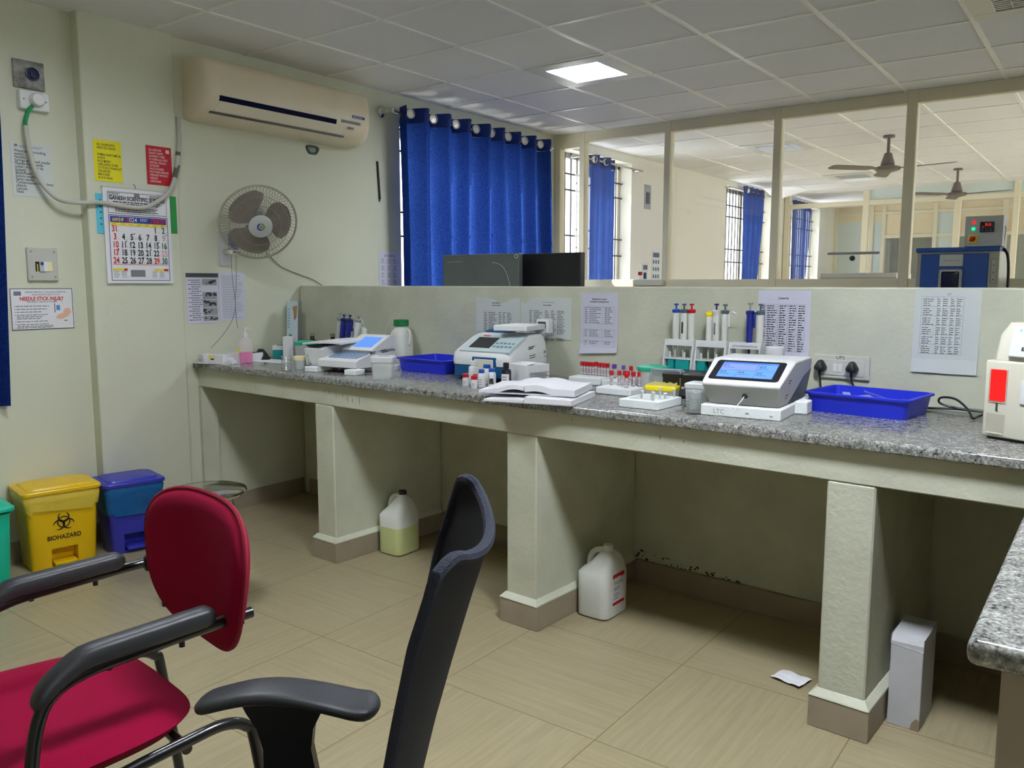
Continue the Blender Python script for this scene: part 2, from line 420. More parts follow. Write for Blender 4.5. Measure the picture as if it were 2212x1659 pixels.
# ------------------------------------------------------------------ masonry counter and granite tops
base = thing('masonry_counter_base', 'pale green plastered masonry base carrying the long granite worktop', 'counter base', ct(0,0,0), TH)
b = B(); b.box(.004, 5.0, 0, .10, .775, .883, .004, 1); b.box(.004, 5.0, .1, .735, .85, .883); b.m = 1; rr = random.Random(4)
for (u, z, l) in ((1.16,.845,.012),(1.2,.85,.02),(1.25,.835,.018),(1.30,.838,.014),(1.335,.83,.028),(1.37,.826,.024),(1.42,.835,.04),(.58,.82,.01),(3.0,.842,.014),(3.09,.836,.008),(2.63,.86,.006)):
    b.add([(u,-.0006,z),(u+.003,-.0006,z+.002),(u+.0045,-.0006,z-l*.6),(u+.002,-.0006,z-l)], [(0,1,2,3)])
obj('apron_beam', b, [WALL2, mat('scuff', (84,82,70), .8)], base, 0)
for k, (p, q) in enumerate(((.004,.03),(1.085,1.225),(2.315,2.465),(3.57,3.71),(4.82,4.96))):
    b = B()
    if k == 0:
        b.box(p, q, 0, .1, 0, .775); obj('pier', b, WALL2, base, 0); continue
    b.box(p, q, 0, .735, 0, .775, .005, 1)
    cx, cy = (p+q)/2, .36
    b.loft([[(p-.02,-.022,.1),(q+.02,-.022,.1),(q+.02,.72,.1),(p-.02,.72,.1)], [(p-.019,-.02,.104),(q+.019,-.02,.104),(q+.019,.72,.104),(p-.019,.72,.104)], [(p-.002,-.003,.122),(q+.002,-.003,.122),(q+.002,.72,.122),(p-.002,.72,.122)]])
    pr = obj('pier', b, WALL2, base, 0)
    b = B(); b.box(p-.02, q+.02, -.02, .72, 0, .1, .002, 1); obj('skirting_tile', b, TILE, pr, 0)
wt = B(); wt.T = CM
def edge_slab(b, x0, x1, y0, y1, z0, z1, r):
    prof = [(y0+r-r*math.cos(a), z1-r+r*math.sin(a)) for a in [PI/2*k/5 for k in range(6)]] + [(y1, z1), (y1, z0), (y0+.004, z0), (y0, z0+.004)]
    b.prism(prof, 'x', x0, x1)
edge_slab(wt, .004, 4.6, -.028, .736, .883, .915, .012)
tag(obj('granite_worktop', wt, GRAN), 'long speckled grey granite worktop running along the low wall', 'worktop')
b = B(); b.box(4.115, 5.3, -1.37, -.08, .885, .92, .012, 3)
tag(obj('granite_worktop', b, GRAN), 'speckled granite worktop with a rounded corner at the right edge of the view', 'worktop')
cb = thing('masonry_counter_base', 'tile-faced masonry support under the right-hand granite worktop corner', 'counter base', (4.15,-1.31,0))
b = B(); b.box(0, 1.1, 0, .14, 0, .885, .003, 1); obj('pier', b, TILE, cb, 0)
b = B(); b.box(.9, 1.1, .14, 1.2, 0, .885); obj('side_wall', b, WALL2, cb, 0)

# ------------------------------------------------------------------ glass partitions beyond
def partition(name, Y, posts, rails, panes, x0, x1, base_h, m=CREAM, pw=.06, solid=()):
    t = thing(name, 'x', 'x', (0, Y, 0)); del t['label']; del t['category']; t['kind'] = 'structure'
    if base_h:
        b = B(); b.box(x0, x1, -.03, .05, 0, base_h); obj('panel', b, m, t, 0)
    for (x, w, z0, z1) in posts:
        b = B(); b.box(x-w/2, x+w/2, -.035, .045, z0, z1, .004, 1); obj('post', b, m, t, 0)
    for (a, c, z0, z1) in rails:
        b = B(); b.box(a, c, -.03, .04, z0, z1, .003, 1); obj('rail', b, m, t, 0)
    for (a, c, z0, z1, pm) in panes:
        b = B(); b.box(a, c, .003, .007, z0, z1); obj('pane', b, pm, t, 0)
    return t
P = [(.03,.06,0,H),(.29,.055,1.3,H),(1.115,.055,1.3,H),(2.03,.06,1.3,H),(2.965,.07,0,H),(3.95,.06,1.3,H),(4.95,.06,1.3,H),(5.95,.06,1.3,H)]
R = [(0,7.5,H-.085,H),(0,7.5,1.33,1.395),(.06,.27,1.395,1.43),(.06,.27,2.56,2.6)]
PN = [(.06,.27,1.39,2.6,PANE)] + [(a,c,1.39,2.61,PANE) for a, c in ((.31,1.09),(1.14,2.0),(2.06,2.93),(3.0,3.92),(3.98,4.92),(4.98,5.92),(5.98,7.5))]
partition('glass_partition', 3.91, P, R, PN, 0, 7.5, 1.33)
# second partition
P = [(.05,.08,0,H),(1.17,.08,0,H),(2.34,.08,0,H),(3.02,.07,0,H),(4.2,.07,0,H),(5.4,.07,0,H)]
R = [(0,7.5,2.47,2.54),(0,7.5,1.30,1.37)]
PN = [(.09,1.13,1.37,2.47,GLASS),(1.21,2.3,1.37,2.47,GLASS),(2.38,2.99,1.37,2.47,GLASS),(3.05,4.17,1.37,2.47,GLASS),(4.23,7.5,1.37,2.47,GLASS),(1.21,7.5,2.54,H,PALE)]
partition('second_glass_partition', 10.16, P, R, PN, 0, 7.5, 1.30)
# third, panelled partition
P = [(.03,.06,0,H),(.62,.07,0,H),(.82,.06,0,H),(1.62,.06,0,H),(1.95,.06,0,H),(2.62,.08,0,H),(3.5,.07,0,H),(4.4,.07,0,H)]
R = [(0,7.5,2.53,2.58),(.8,7.5,2.13,2.19),(0,7.5,1.25,1.32)]
PN = [(0,.6,2.58,H,CREAM2),(.6,7.5,2.58,H,CREAM2),(.06,.79,1.32,2.43,PALE),(.06,.79,2.43,2.53,CREAM2),(.84,1.6,2.19,2.53,CREAM2),(1.65,1.92,1.32,2.53,PALE),(1.98,2.59,2.19,2.53,CREAM2),(2.66,7.5,2.19,2.53,CREAM2),(.84,1.6,1.32,2.13,GLASS),(1.98,7.5,1.32,2.13,GLASS)]
partition('panelled_partition', 12.85, P, R, PN, 0, 7.5, 1.25)
# fittings on the sliding pane
b = B(); b.box(2.434, 2.797, 3.895, 3.911, 1.572, 1.59, .003, 1); tag(obj('glass_bar', b, GREY), 'thin grey bar fixed across the partition glass above the black knob', 'bar')
b = B(); b.T = Matrix.Translation((2.612,3.911,1.545)) @ Matrix.Rotation(PI/2, 4, 'X'); b.lathe([(.018,0),(.02,.006),(.019,.02),(.012,.024)], n=14); tag(obj('round_knob', b, BLACK), 'round black knob stuck on the partition glass', 'knob')

# ------------------------------------------------------------------ ceiling lights
def lamp_mat(n, s):
    m = mat(n, (240,246,255), .5, emit=1.); m.node_tree.nodes['Principled BSDF'].inputs['Emission Strength'].default_value = s; return m
OFFL = mat('lamp_off', (150,152,152), .4)
LFR = mat('lamp_frame', (222,222,216), .35)
LOUV = mat('lamp_louvre', (225,228,232), .3, .6)
def panel_light(x, y, on, label, group='recessed square ceiling lights'):
    t = thing('ceiling_light', label, 'ceiling light', (x, y, H), 0, group)
    b = B(); o, i = .288, .185
    for (p, q, r_, s_) in ((-o,o,-o,-i),(-o,o,i,o),(-o,-i,-i,i),(i,o,-i,i)): b.box(p,q,r_,s_,-.012,-.001,.002,1)
    obj('light_frame', b, LFR, t, 0)
    b = B(); b.box(-i, i, -i, i, -.0035, -.001); obj('diffuser', b, lamp_mat('lamp_glow_%d' % on, on) if on else OFFL, t, 0)
    b = B()
    for k in range(1, 12): b.box(-i, i, -i+k*2*i/12-.0045, -i+k*2*i/12+.0045, -.0095, -.004)
    for k in range(1, 5): b.box(-i+k*2*i/5-.002, -i+k*2*i/5+.002, -i, i, -.0095, -.004)
    obj('louvre', b, LOUV, t, 0)
    return t
panel_light(A0+.9, 2.1, 110, 'lit square ceiling light nearest the blue curtains')
panel_light(A0+3.3, 2.1, False, 'square ceiling light at the top right corner of the view')
panel_light(A0+.9, -.9, 90, 'lit square ceiling light above the bins')
panel_light(A0+3.3, -.9, 260, 'lit square ceiling light above the chairs')
panel_light(A0+5.7, -.9, False, 'unlit square ceiling light over the right side of the front room')
panel_light(A0+3.3, -3.9, False, 'unlit square ceiling light behind the viewer')
panel_light(A0+4.5, 5.7, 190, 'added unseen ceiling light brightening the room beyond the glass')  # this and the next are unseen lamps added to brighten the far room
panel_light(A0+4.5, 8.4, 190, 'added unseen ceiling light farther beyond the glass, brightening the far room')
panel_light(A0+.9, 5.68, False, 'unlit grey ceiling panel beyond the glass, nearer the partition')
panel_light(A0+.9, 8.4, False, 'unlit grey ceiling panel beyond the glass, near the ceiling fans')

# ------------------------------------------------------------------ curtains
def curtain_mesh(y0, y1, z0, z1, folds, amp, bot=None, n=90, nz=26, ph=0.):
    """wavy cloth in the wall frame (x out of the wall); bot = (y0,y1) at the hem"""
    b = B(); bot = bot or (y0, y1); vs = []; rr = random.Random(int(y0*100))
    k2 = [rr.uniform(-.012,.012) for _ in range(12)]
    for j in range(nz+1):
        f = j/nz; ya = y0+(bot[0]-y0)*f**1.3; yb = y1+(bot[1]-y1)*f**1.3
        for i in range(n+1):
            s = i/n
            w = math.sin(2*PI*folds*s+ph)
            w2 = math.sin(2*PI*folds*s*.5+1.3+2*f)*.25*f
            x = amp*(math.copysign(abs(w)**.6, w)*(1-.2*f)+w2) + sum(k2[q]*math.sin(q*s*9+f*q) for q in range(4))*f
            vs.append((x, ya+(yb-ya)*(s+.012*math.sin(2*PI*folds*s*2)), z1+(z0-z1)*f))
    fs = [(j*(n+1)+i, j*(n+1)+i+1, (j+1)*(n+1)+i+1, (j+1)*(n+1)+i) for j in range(nz) for i in range(n)]
    return b.add(vs, fs)
def curtain(label, y0, y1, z0, z1, folds, amp, xw, bot=None, ring_ys=(), rz=None, ph=0., group=None):
    t = thing('curtain', label, 'curtain', (xw, 0, 0), 0, group)
    obj('cloth', curtain_mesh(y0, y1, z0, z1-.10, folds, amp, bot, ph=ph), BLUEC, t, 80)
    hb = curtain_mesh(y0, y1, z1-.10, z1, folds, amp, None, nz=3, ph=ph)
    obj('hem', hb, mat('curtain_hem', (18,44,112), .9), t, 80)
    for yy in ring_ys:
        b = B(); b.torus((.012, yy, rz), (.9,-.45,0), .029, .006, 24, 8); obj('eyelet', b, CHROME, t)
        b = B(); b.T = Matrix.Translation((.010,yy,rz)) @ Vector((.9,-.45,0)).to_track_quat('Z','Y').to_matrix().to_4x4(); b.cyl(0,0,-.001,.001,.025); obj('eyelet_light_disc', b, mat('eyelet_light', (236,232,224), .3, .6), t)  # solid bright disc, coloured as window light showing through the eyelet
    return t
ry = [1.85,2.09,2.34,2.58,2.77,2.99,3.22,3.45]
curtain('left blue eyelet curtain hanging over the barred window', 1.77, 2.715, .98, 2.585, 4, .078, .125, (1.80,2.70), ry[:4], 2.537, ph=2.6)
curtain('right blue eyelet curtain hanging next to the glass partition', 2.69, 3.56, .98, 2.585, 4, .072, .125, (2.79,3.62), ry[4:], 2.537, ph=2.6)
r = thing('curtain_rod', 'silver curtain rod carrying the two near blue curtains', 'curtain rod', (.1,0,2.537))
b = B(); b.rod((0,1.69,0),(0,3.66,0),.0095,n=12); obj('pole', b, STEEL, r)
b = B(); b.sphere((0,3.675,0),.02); obj('finial', b, CHROME, r)
for yy in (1.70, 3.63):
    b = B(); b.T = Matrix.Translation((-.098,yy,0)) @ Matrix.Rotation(PI/2, 4, 'Y'); b.lathe([(.034,0),(.034,.006),(.02,.014),(.012,.02),(.012,.11),(.018,.112),(.018,.12)], n=20); obj('bracket', b, CHROME, r)
curtain('blue curtain hanging just behind the glass partition', 4.2, 4.84, .95, 2.575, 3, .045, .08, (4.2,4.83), (4.255,4.42,4.64), 2.53)
curtain('blue curtain tied narrow at the middle far window', 8.25, 9.05, .95, 2.64, 4, .05, .08, (8.33,8.74), (8.4,), 2.59)
curtain('blue curtain at the farthest window behind the second partition', 10.28, 11.2, .95, 2.62, 5, .05, .08, (10.45,10.85), (), 2.5)
curtain('blue curtain edge at the far left of the view', -1.5, -.755, .78, 2.3, 3, .04, .02, (-1.5,-.80))
for (a, c, lab) in ((4.1,5.42,'curtain rod above the window just past the partition'),(7.8,9.75,'curtain rod above the middle far window')):
    r = thing('curtain_rod', lab, 'curtain rod', (.08,0,2.53 if a < 5 else 2.59))
    b = B(); b.rod((0,a,0),(0,c,0),.0095,n=8); obj('pole', b, STEEL, r)
    for yy in (a+.05, c-.05):
        b = B(); b.rod((-.08,yy,0),(0,yy,0),.012,n=8); obj('bracket', b, STEEL, r)

# ------------------------------------------------------------------ air conditioner
ac = thing('air_conditioner', 'cream split air conditioner mounted high beside the curtains', 'air conditioner', (0,.185,2.25))
def acprof(k=1., e=0):
    return [(0,.0),(0,.335),(.10*k,.340),(.165*k,.325),(.195*k,.285),(.205*k,.20),(.20*k,.115),(.175*k,.055),(.12*k,.012),(.06*k,.0)]
L = []
for (y, k) in ((0,.80),(.012,.93),(.03,.98),(.06,1),(1.17,1),(1.20,.98),(1.22,.93),(1.235,.80)):
    zc = .165; s = 1 if k == 1 else (.985 if k > .95 else .96 if k > .9 else .93)
    L.append([(p[0] if p[0] < .001 else p[0]*k, y, zc+(p[1]-zc)*s) for p in acprof()])
b = B(); b.loft(L); obj('casing', b, ACW, ac, 40)
b = B(); b.add([(.2052,.10,.127),(.2052,.93,.127),(.1985,.93,.101),(.1985,.10,.101),(.19,.09,.125),(.19,.94,.125),(.18,.94,.096),(.18,.09,.096)], [(0,1,2,3),(4,7,6,5),(0,4,5,1),(3,2,6,7),(0,3,7,4),(1,5,6,2)]); obj('air_vane', b, mat('vane_navy', (14,18,50), .8, spec=.1), ac, 0)
b = B(); b.add([(.1985,.10,.099),(.1985,1.0,.099),(.171,1.0,.046),(.171,.08,.046),(.18,.10,.090),(.18,1.0,.090),(.148,1.0,.05),(.148,.08,.05)], [(0,1,2,3),(4,7,6,5),(0,4,5,1),(3,2,6,7),(0,3,7,4),(1,5,6,2)]); obj('louvre', b, mat('aircon_louvre', (232,224,202), .3), ac, 0)
b = B(); b.box(.146,.1665,.06,1.02,.034,.043); obj('slot', b, DGREY, ac, 0)
b = B(); b.box(.2,.2035,.97,1.13,.118,.135); b.box(.196,.2,1.03,1.075,.085,.098); obj('display', b, BLACK, ac, 0)
b = B(); b.box(.203,.2065,1.06,1.165,.158,.174); b.m = 1; b.T = Matrix.Translation((.2068,1.068,.161)) @ Matrix.Rotation(PI/2,4,'Z'); text(b, 'BLUE STAR', .0125, 0, 0, 0, sx=1.2); obj('badge', b, [INKB, WHITE], ac, 0)

# ------------------------------------------------------------------ wall fan
fan = thing('wall_fan', 'grey wire-caged wall fan under the air conditioner', 'fan', (0,.43,1.60))
FM = Matrix.Translation((.235,.05,.105)) @ Vector((.84,-.40,-.42)).to_track_quat('Z','Y').to_matrix().to_4x4()
R = .216
b = B(); b.T = FM
for k in range(72):
    a = 2*PI*k/72; ca, sa = math.cos(a), math.sin(a); tw = .12
    pts = []
    for q in range(5):
        f = q/4; rr = .06+(R-.06)*f; aa = a+tw*f; pts.append((rr*math.cos(aa), rr*math.sin(aa), .062-.055*f**2.4))
    b.tube(pts, .0011, 4, 1)
for rr, zz in ((.115,.058),(.165,.038)): b.torus((0,0,zz),(0,0,1),rr,.0014,48,5)
obj('front_grille', b, WIRE, fan)
b = B(); b.T = FM
for k in range(60):
    a = 2*PI*k/60
    b.tube([((.05+(R-.05)*f)*math.cos(a-.15*f), (.05+(R-.05)*f)*math.sin(a-.15*f), -.075+.07*f**2.2) for f in (0,.25,.5,.75,1)], .0010, 4, 1)
b.torus((0,0,-.06),(0,0,1),.12,.0013,40,5); obj('rear_grille', b, WIRE, fan)
b = B(); b.T = FM; b.torus((0,0,0),(0,0,1),R,.0065,56,8); b.box(-.226,-.206,-.012,.012,-.01,.01,.003,1); obj('rim_band', b, mat('fan_rim', (176,172,150), .4), fan)
b = B(); b.T = FM
for k in range(3):
    a0 = 2*PI*k/3 + .35
    vs = []; N = 10; Mq = 8
    for i in range(N+1):
        r_ = .035+.150*i/N; span = .75+1.0*math.sin(PI*min(1, i/N*.66+.12))
        if i == N: span *= .72
        for j in range(Mq+1):
            s = j/Mq-.5; a = a0+span*s-.25*i/N; vs.append((r_*math.cos(a), r_*math.sin(a), .0+.035*s*(1-.2*i/N)))
    n1 = len(vs); vs2 = vs+[(x,y,z-.003) for x,y,z in vs]
    fs = [(i*(Mq+1)+j, i*(Mq+1)+j+1, (i+1)*(Mq+1)+j+1, (i+1)*(Mq+1)+j) for i in range(N) for j in range(Mq)]
    bb = B(); bb.T = FM; bb.add(vs2, fs+[tuple(x+n1 for x in reversed(f)) for f in fs]); obj('blade', bb, BLADE, fan, 60)
b.v = []; b.f = []; b.fm = []; b.cyl(0,0,-.03,.03,.038,.034); obj('blade_hub', b, BLADE, fan)
b = B(); b.T = FM; b.lathe([(.066,.056),(.066,.064),(.058,.069),(.02,.071)], n=36)
def arc(b, r0, r1, a0, a1, z, n=14):
    vs = []
    for i in range(n+1):
        a = a0+(a1-a0)*i/n; vs += [(r0*math.cos(a), r0*math.sin(a), z), (r1*math.cos(a), r1*math.sin(a), z)]
    b.add(vs, [(2*i,2*i+1,2*i+3,2*i+2) for i in range(n)])
b.m = 1; arc(b,.013,.022,1.9,5.0,.0722); b.m = 2; arc(b,.013,.022,-1.1,1.7,.0722); b.m = 3; b.lathe([(.0065,.0715),(.0065,.0724)], n=14)
obj('badge_cap', b, [LGREY, INKB, mat('logo_green', (70,160,60), .5), INKR], fan)
b = B(); b.T = FM; b.lathe([(.045,-.08),(.058,-.10),(.06,-.15),(.05,-.18),(.02,-.19)], n=24); obj('motor_housing', b, LGREY, fan)
b = B(); b.tube([(.012,-.02,-.06),(.06,-.01,-.05),(.10,.02,0),(.115,.075,.09)], .018, 10, 4); b.box(0,.012,-.06,.02,-.14,.06,.004); obj('wall_bracket', b, LGREY, fan)
b = B(); b.box(.075,.115,-.045,-.008,-.045,.04,.004); b.m = 1; b.T = Matrix.Translation((.116,-.0265,.0)) @ Matrix.Rotation(PI/2,4,'Y'); b.cyl(0,0,0,.008,.013); obj('switch_box', b, [mat('bluegrey', (112,124,152), .5), LGREY], fan)
b = B(); b.box(.07,.12,-.062,.022,-.078,-.048,.012,3); b.m = 1; b.box(.1195,.1212,-.045,.005,-.066,-.06); obj('pull_switch', b, [OFFW, DGREY], fan)
b = B(); b.tube([(.1,-.045,-.078),(.1,-.043,-.22),(.1,-.03,-.36),(.1,-.055,-.45),(.09,-.11,-.53),(.085,-.19,-.605)], .0012, 5, 5); obj('pull_cord', b, DGREY, fan)
b = B(); b.tube([(.1,-.012,-.078),(.1,-.017,-.22),(.1,-.03,-.34),(.1,-.028,-.44),(.1,-.02,-.50)], .0012, 5, 5); obj('pull_cord', b, DGREY, fan)
b = B(); b.tube([(.06,.60,1.60),(.012,.70,1.545),(.006,.79,1.473),(.006,.86,1.442),(.006,.963,1.411),(.006,1.06,1.382),(.006,1.132,1.345)], .0022, 6, 5); tag(obj('fan_cable', b, DGREY), 'thin dark cable sagging from the wall fan towards the low wall', 'cable')

# ------------------------------------------------------------------ sheets and posters
def gridsheet(b, w, h, fn, t=.0012, nx=10, nz=12, top=None, bottom=None):
    """paper with a bend fn(x,z)->out and optional ragged edges top(x), bottom(x)"""
    vs = []
    for side in (0, 1):
        for j in range(nz+1):
            for i in range(nx+1):
                x = w*i/nx; f = j/nz; zt = -(top(x) if top else 0); zb = -h+(bottom(x) if bottom else 0); z = zt+(zb-zt)*f
                vs.append((x, -fn(x, z)-(t if side == 0 else 0), z))
    n = (nx+1)*(nz+1); fs = []
    for j in range(nz):
        for i in range(nx):
            q = (j*(nx+1)+i, j*(nx+1)+i+1, (j+1)*(nx+1)+i+1, (j+1)*(nx+1)+i); fs.append(q); fs.append(tuple(k+n for k in reversed(q)))
    rim = [i for i in range(nx+1)] + [(j)*(nx+1)+nx for j in range(1, nz+1)] + [nz*(nx+1)+i for i in range(nx-1, -1, -1)] + [j*(nx+1) for j in range(nz-1, 0, -1)]
    for k in range(len(rim)): a, c = rim[k], rim[(k+1) % len(rim)]; fs.append((a, a+n, c+n, c))
    b.add(vs, fs)
def lsheet(name, label, cat, y, z, w, h, mats, draw, x=0., fn=None, tilt=0., **kw):
    """sheet on the left wall; (y,z) is its top-left corner seen from the room"""
    b = B(); fn = fn or (lambda x, z: 0.0006); gridsheet(b, w, h, fn, **kw); draw(b)
    o = obj(name, b, mats, None, 0); o.location = (x+.0008, y, z); o.rotation_euler = (0, math.radians(tilt), PI/2) if False else (math.radians(0), 0, PI/2)
    if tilt: o.rotation_euler = Matrix.Rotation(PI/2, 3, 'Z').to_4x4().to_3x3().to_euler() if False else (Matrix.Rotation(PI/2, 3, 'Z') @ Matrix.Rotation(math.radians(tilt), 3, 'Y')).to_euler()
    return tag(o, label, cat)
def wsheet(name, label, cat, u, z, w, h, mats, draw, fn=None, **kw):
    b = B(); fn = fn or (lambda x, z: 0.0006); gridsheet(b, w, h, fn, **kw); draw(b)
    o = obj(name, b, mats, None, 0); o.location = ct(u, .7392, z); o.rotation_euler = (0,0,TH)
    return tag(o, label, cat)
def d_sharp(b):
    b.m = 2; b.lathe([(.0001,-.0001)], n=3) if False else None
    b.quad(.018,-.008,.014,.012,-.0022); bars(b,.04,-.012,.12,2,.007,.0026,seed=3)
    b.m = 1
    for i, s in enumerate(['Waste sharp including','metals','Needle','Syringe with fixed needle','Needle from needle','cutter or burner tip','Scalpels','Blade/Razor','Suture needle','Spine needle','Contaminated metal sharp','objects','Lancets','Nails']):
        text(b, s, .0185, .016, -.044-i*.0147, -.0022, bold=.012, sx=.86)
lsheet('notice_sheet', 'white printed waste sharps list under the conduit on the left wall', 'notice', -.70, 2.025, .185, .25, [PAPERG, INK, INKL], d_sharp, x=-.04)
def d_yel(b):
    b.m = 1
    for i, s in enumerate(['ALL NONPLASTIC','INFECTED WASTE','','HUMAN ANATOMICAL','WASTE','FACE MASKS','CAPS, SHOE COVER','COTTON, DYNAPLAST','DISCARDED','MEDICINES','BLOOD BAGS']):
        text(b, s, .0165, .018, -.028-i*.0164, -.0022, bold=.015, sx=.72)
lsheet('notice_poster', 'yellow infected waste notice on the pillar above the calendar', 'poster', -.341, 2.079, .144, .204, [YELP, INK], d_yel, x=.03)
def d_red(b):
    b.m = 1
    for i, s in enumerate(['ALL INFECTED','PLASTIC WASTE','GLOVES,ET TUBES','IV CANNULA,IV SETS','CENTRAL VENOUS','CATHETER','VACCUTAINERS','POLYTHENE APRONS','SYRINGES WITHOUT','NEEDLES','URINE BAGS']):
        text(b, s, .0155, .016, -.027-i*.0163, -.0022, bold=.015, sx=.72)
    b.m = 1; b.quad(.112,-.014,.02,.018,-.0021)
lsheet('notice_poster', 'red infected plastic waste notice near the pillar edge', 'poster', -.062, 2.086, .144, .203, [REDL, mat('ink_white', (226,196,200), .6)], d_red, x=.03)
lsheet('notice_poster', 'turquoise sheet sticking out left of the calendar', 'poster', -.345, 1.812, .14, .2, [CYANP, INK], lambda b: (setattr(b,'m',1), [b.quad(.018,-.03-i*.03,.01,.006,-.0022) for i in range(5)]), x=.03)
lsheet('notice_poster', 'green sheet sticking out right of the calendar', 'poster', -.045, 1.83, .143, .2, [GREENP], lambda b: None, x=.03)
cal = thing('wall_calendar', 'white March 2024 wall calendar hung on the pillar', 'calendar', (.036,-.312,1.845), PI/2)
def warp(x, z): return .003+.012*max(0, -z-.30)**1.2
b = B(); gridsheet(b, .366, .485, warp, .003, 8, 14)
Yc = -.0085
for (mi, x, z, w, h) in ((1,.022,-.018,.322,.002),(1,.022,-.125,.322,.002),(1,.022,-.018,.002,.108),(1,.342,-.018,.002,.108),(2,.022,-.135,.324,.003),(2,.022,-.468,.324,.003),(2,.022,-.135,.003,.335),(2,.343,-.135,.003,.335),(2,.03,-.142,.308,.03),(7,.03,-.174,.308,.014),(3,.03,-.385,.308,.002),(7,.03,-.408,.075,.011),(3,.09,-.408,.018,.011),(7,.258,-.408,.06,.011),(3,.312,-.408,.025,.011),(6,.125,-.415,.08,.036)):
    b.m = mi; b.quad(x, z, w, h, Yc-(.001 if mi in (3,) else 0))
b.m = 1; text(b, 'GANESH SCIENTIFIC SUPPLIES', .028, .03, -.058, Yc, bold=.03, fit=.305)
bars(b,.028,-.024,.08,2,.009,.003,Yc,seed=5); bars(b,.25,-.026,.085,3,.006,.0025,Yc,seed=6); bars(b,.05,-.066,.27,2,.01,.005,Yc,.1,seed=8); bars(b,.06,-.095,.25,3,.009,.004,Yc,.15,seed=9)
b.m = 6; b.quad(.165,-.021,.03,.018,Yc)
b.m = 7; text(b, 'மார்ச்', .024, .04, -.165, Yc-.001, bold=.02, fit=.06)
b.m = 3; text(b, '2', .032, .114, -.168, Yc-.0012, bold=.03); b.m = 0; text(b, '024', .032, .130, -.168, Yc-.0012, bold=.005, fit=.042)
b.m = 3; text(b, 'MARCH', .032, .25, -.168, Yc-.0012, bold=.03, fit=.082)
b.m = 0; bars(b,.19,-.149,.045,2,.008,.003,Yc-.001,.2,seed=4)
b.m = 6; [bars(b,.04+.044*i,-.179,.025,1,.01,.003,Yc-.001,.1,seed=i+30) for i in range(7)]
rows = [['31','','','','','1','2'],['3','4','5','6','7','8','9'],['10','11','12','13','14','15','16'],['17','18','19','20','21','22','23'],['24','25','26','27','28','29','30']]
for r_, row in enumerate(rows):
    for c, s in enumerate(row):
        if not s: continue
        b.m = 3 if (c == 0 or s == '29') else 5 if s in ('9','23') else 4 if c == 6 else 1
        text(b, s, .044, .052+c*.0445, -.219-r_*.0405, Yc, 'CENTER', sx=.72, bold=.025)
        b.m = 6; b.quad(.067+c*.0445, -.214-r_*.0405, .006, .002, Yc)
        if (c*7+r_*3) % 4 == 1: b.m = 1; b.quad(.063+c*.0445, -.184-r_*.0405, .006, .005, Yc)
b.m = 6; [bars(b,.035+.042*k,-.422,.032,6,.006,.0018,Yc,.3,seed=50+k) for k in (0,1,5,6)]
obj('page', b, [PAPER, INK, INKB, INKR, INKG, INKP, INKL, INKY], cal, 0)
b = B(); b.rod((-.006,-.004,.003),(.372,-.004,.003),.0035,n=8); obj('top_bar', b, LGREY, cal)
b = B(); b.tube([(.178,-.004,.002),(.174,-.006,.02),(.166,-.004,.03)], .0015, 6, 3); obj('hanger', b, mat('hanger', (96,82,60), .6), cal)
def d_needle(b):
    b.m = 1
    for (x, z, w, h) in ((0,0,.292,.003),(0,-.197,.292,.003),(0,0,.003,.2),(.289,0,.003,.2)): b.quad(x, z, w, h, -.0022)
    b.m = 3; b.quad(.016,-.014,.034,.02,-.0022)
    b.m = 1; text(b, 'ANNAII MEDICAL COLLEGE & HOSPITAL', .0125, .165, -.022, -.0022, 'CENTER', .86); text(b, 'RAJALAKSHMI HEALTH CITY', .0105, .165, -.034, -.0022, 'CENTER')
    b.m = 2; text(b, 'NEEDLE STICK INJURY', .025, .145, -.058, -.0022, 'CENTER', bold=.03, fit=.206)
    b.m = 1; text(b, 'Post Injury / Exposure Protocol', .011, .145, -.068, -.0022, 'CENTER', 1, .01)
    for i, (z, n) in enumerate(((-.084,1),(-.098,1),(-.112,1),(-.126,3),(-.158,1),(-.172,2),(-.188,1))):
        b.m = 1; b.quad(.016, z, .0035, .0035, -.0022); b.m = 3; bars(b,.024,z,.17,n,.009,.004,-.0022,.35,seed=60+i)
    b.m = 4; b.quad(.21,-.083,.018,.025,-.0022)
    b.m = 3; arcpts = [(.222+.02*math.cos(a), -.074+.02*math.sin(a)) for a in [PI*k/8 for k in range(9)]]
    for (x, z), (x2, z2) in zip(arcpts, arcpts[1:]): b.add([(x,-.0022,z),(x2,-.0022,z2),(x2*.985+.0033,-.0022,z2-.003),(x*.985+.0033,-.0022,z-.003)], [(0,1,2,3)])
    b.quad(.2,-.074,.005,.045,-.0022)
    b.m = 5; b.add([(.205,-.0022,-.148),(.215,-.0022,-.13),(.24,-.0022,-.122),(.25,-.0022,-.1),(.272,-.0022,-.098),(.282,-.0022,-.118),(.262,-.0022,-.14),(.235,-.0022,-.152)], [tuple(range(8))])
    b.m = 1; bars(b,.245,-.158,.02,1,.01,.004,-.0022,.1,seed=77)
lsheet('notice_poster', 'framed white needle stick injury poster low on the left wall', 'poster', -.748, 1.335, .295, .2, [PAPER, INK, INKR, INKL, mat('print_blue', (90,140,200), .6), SKIN], d_needle, x=-.04)
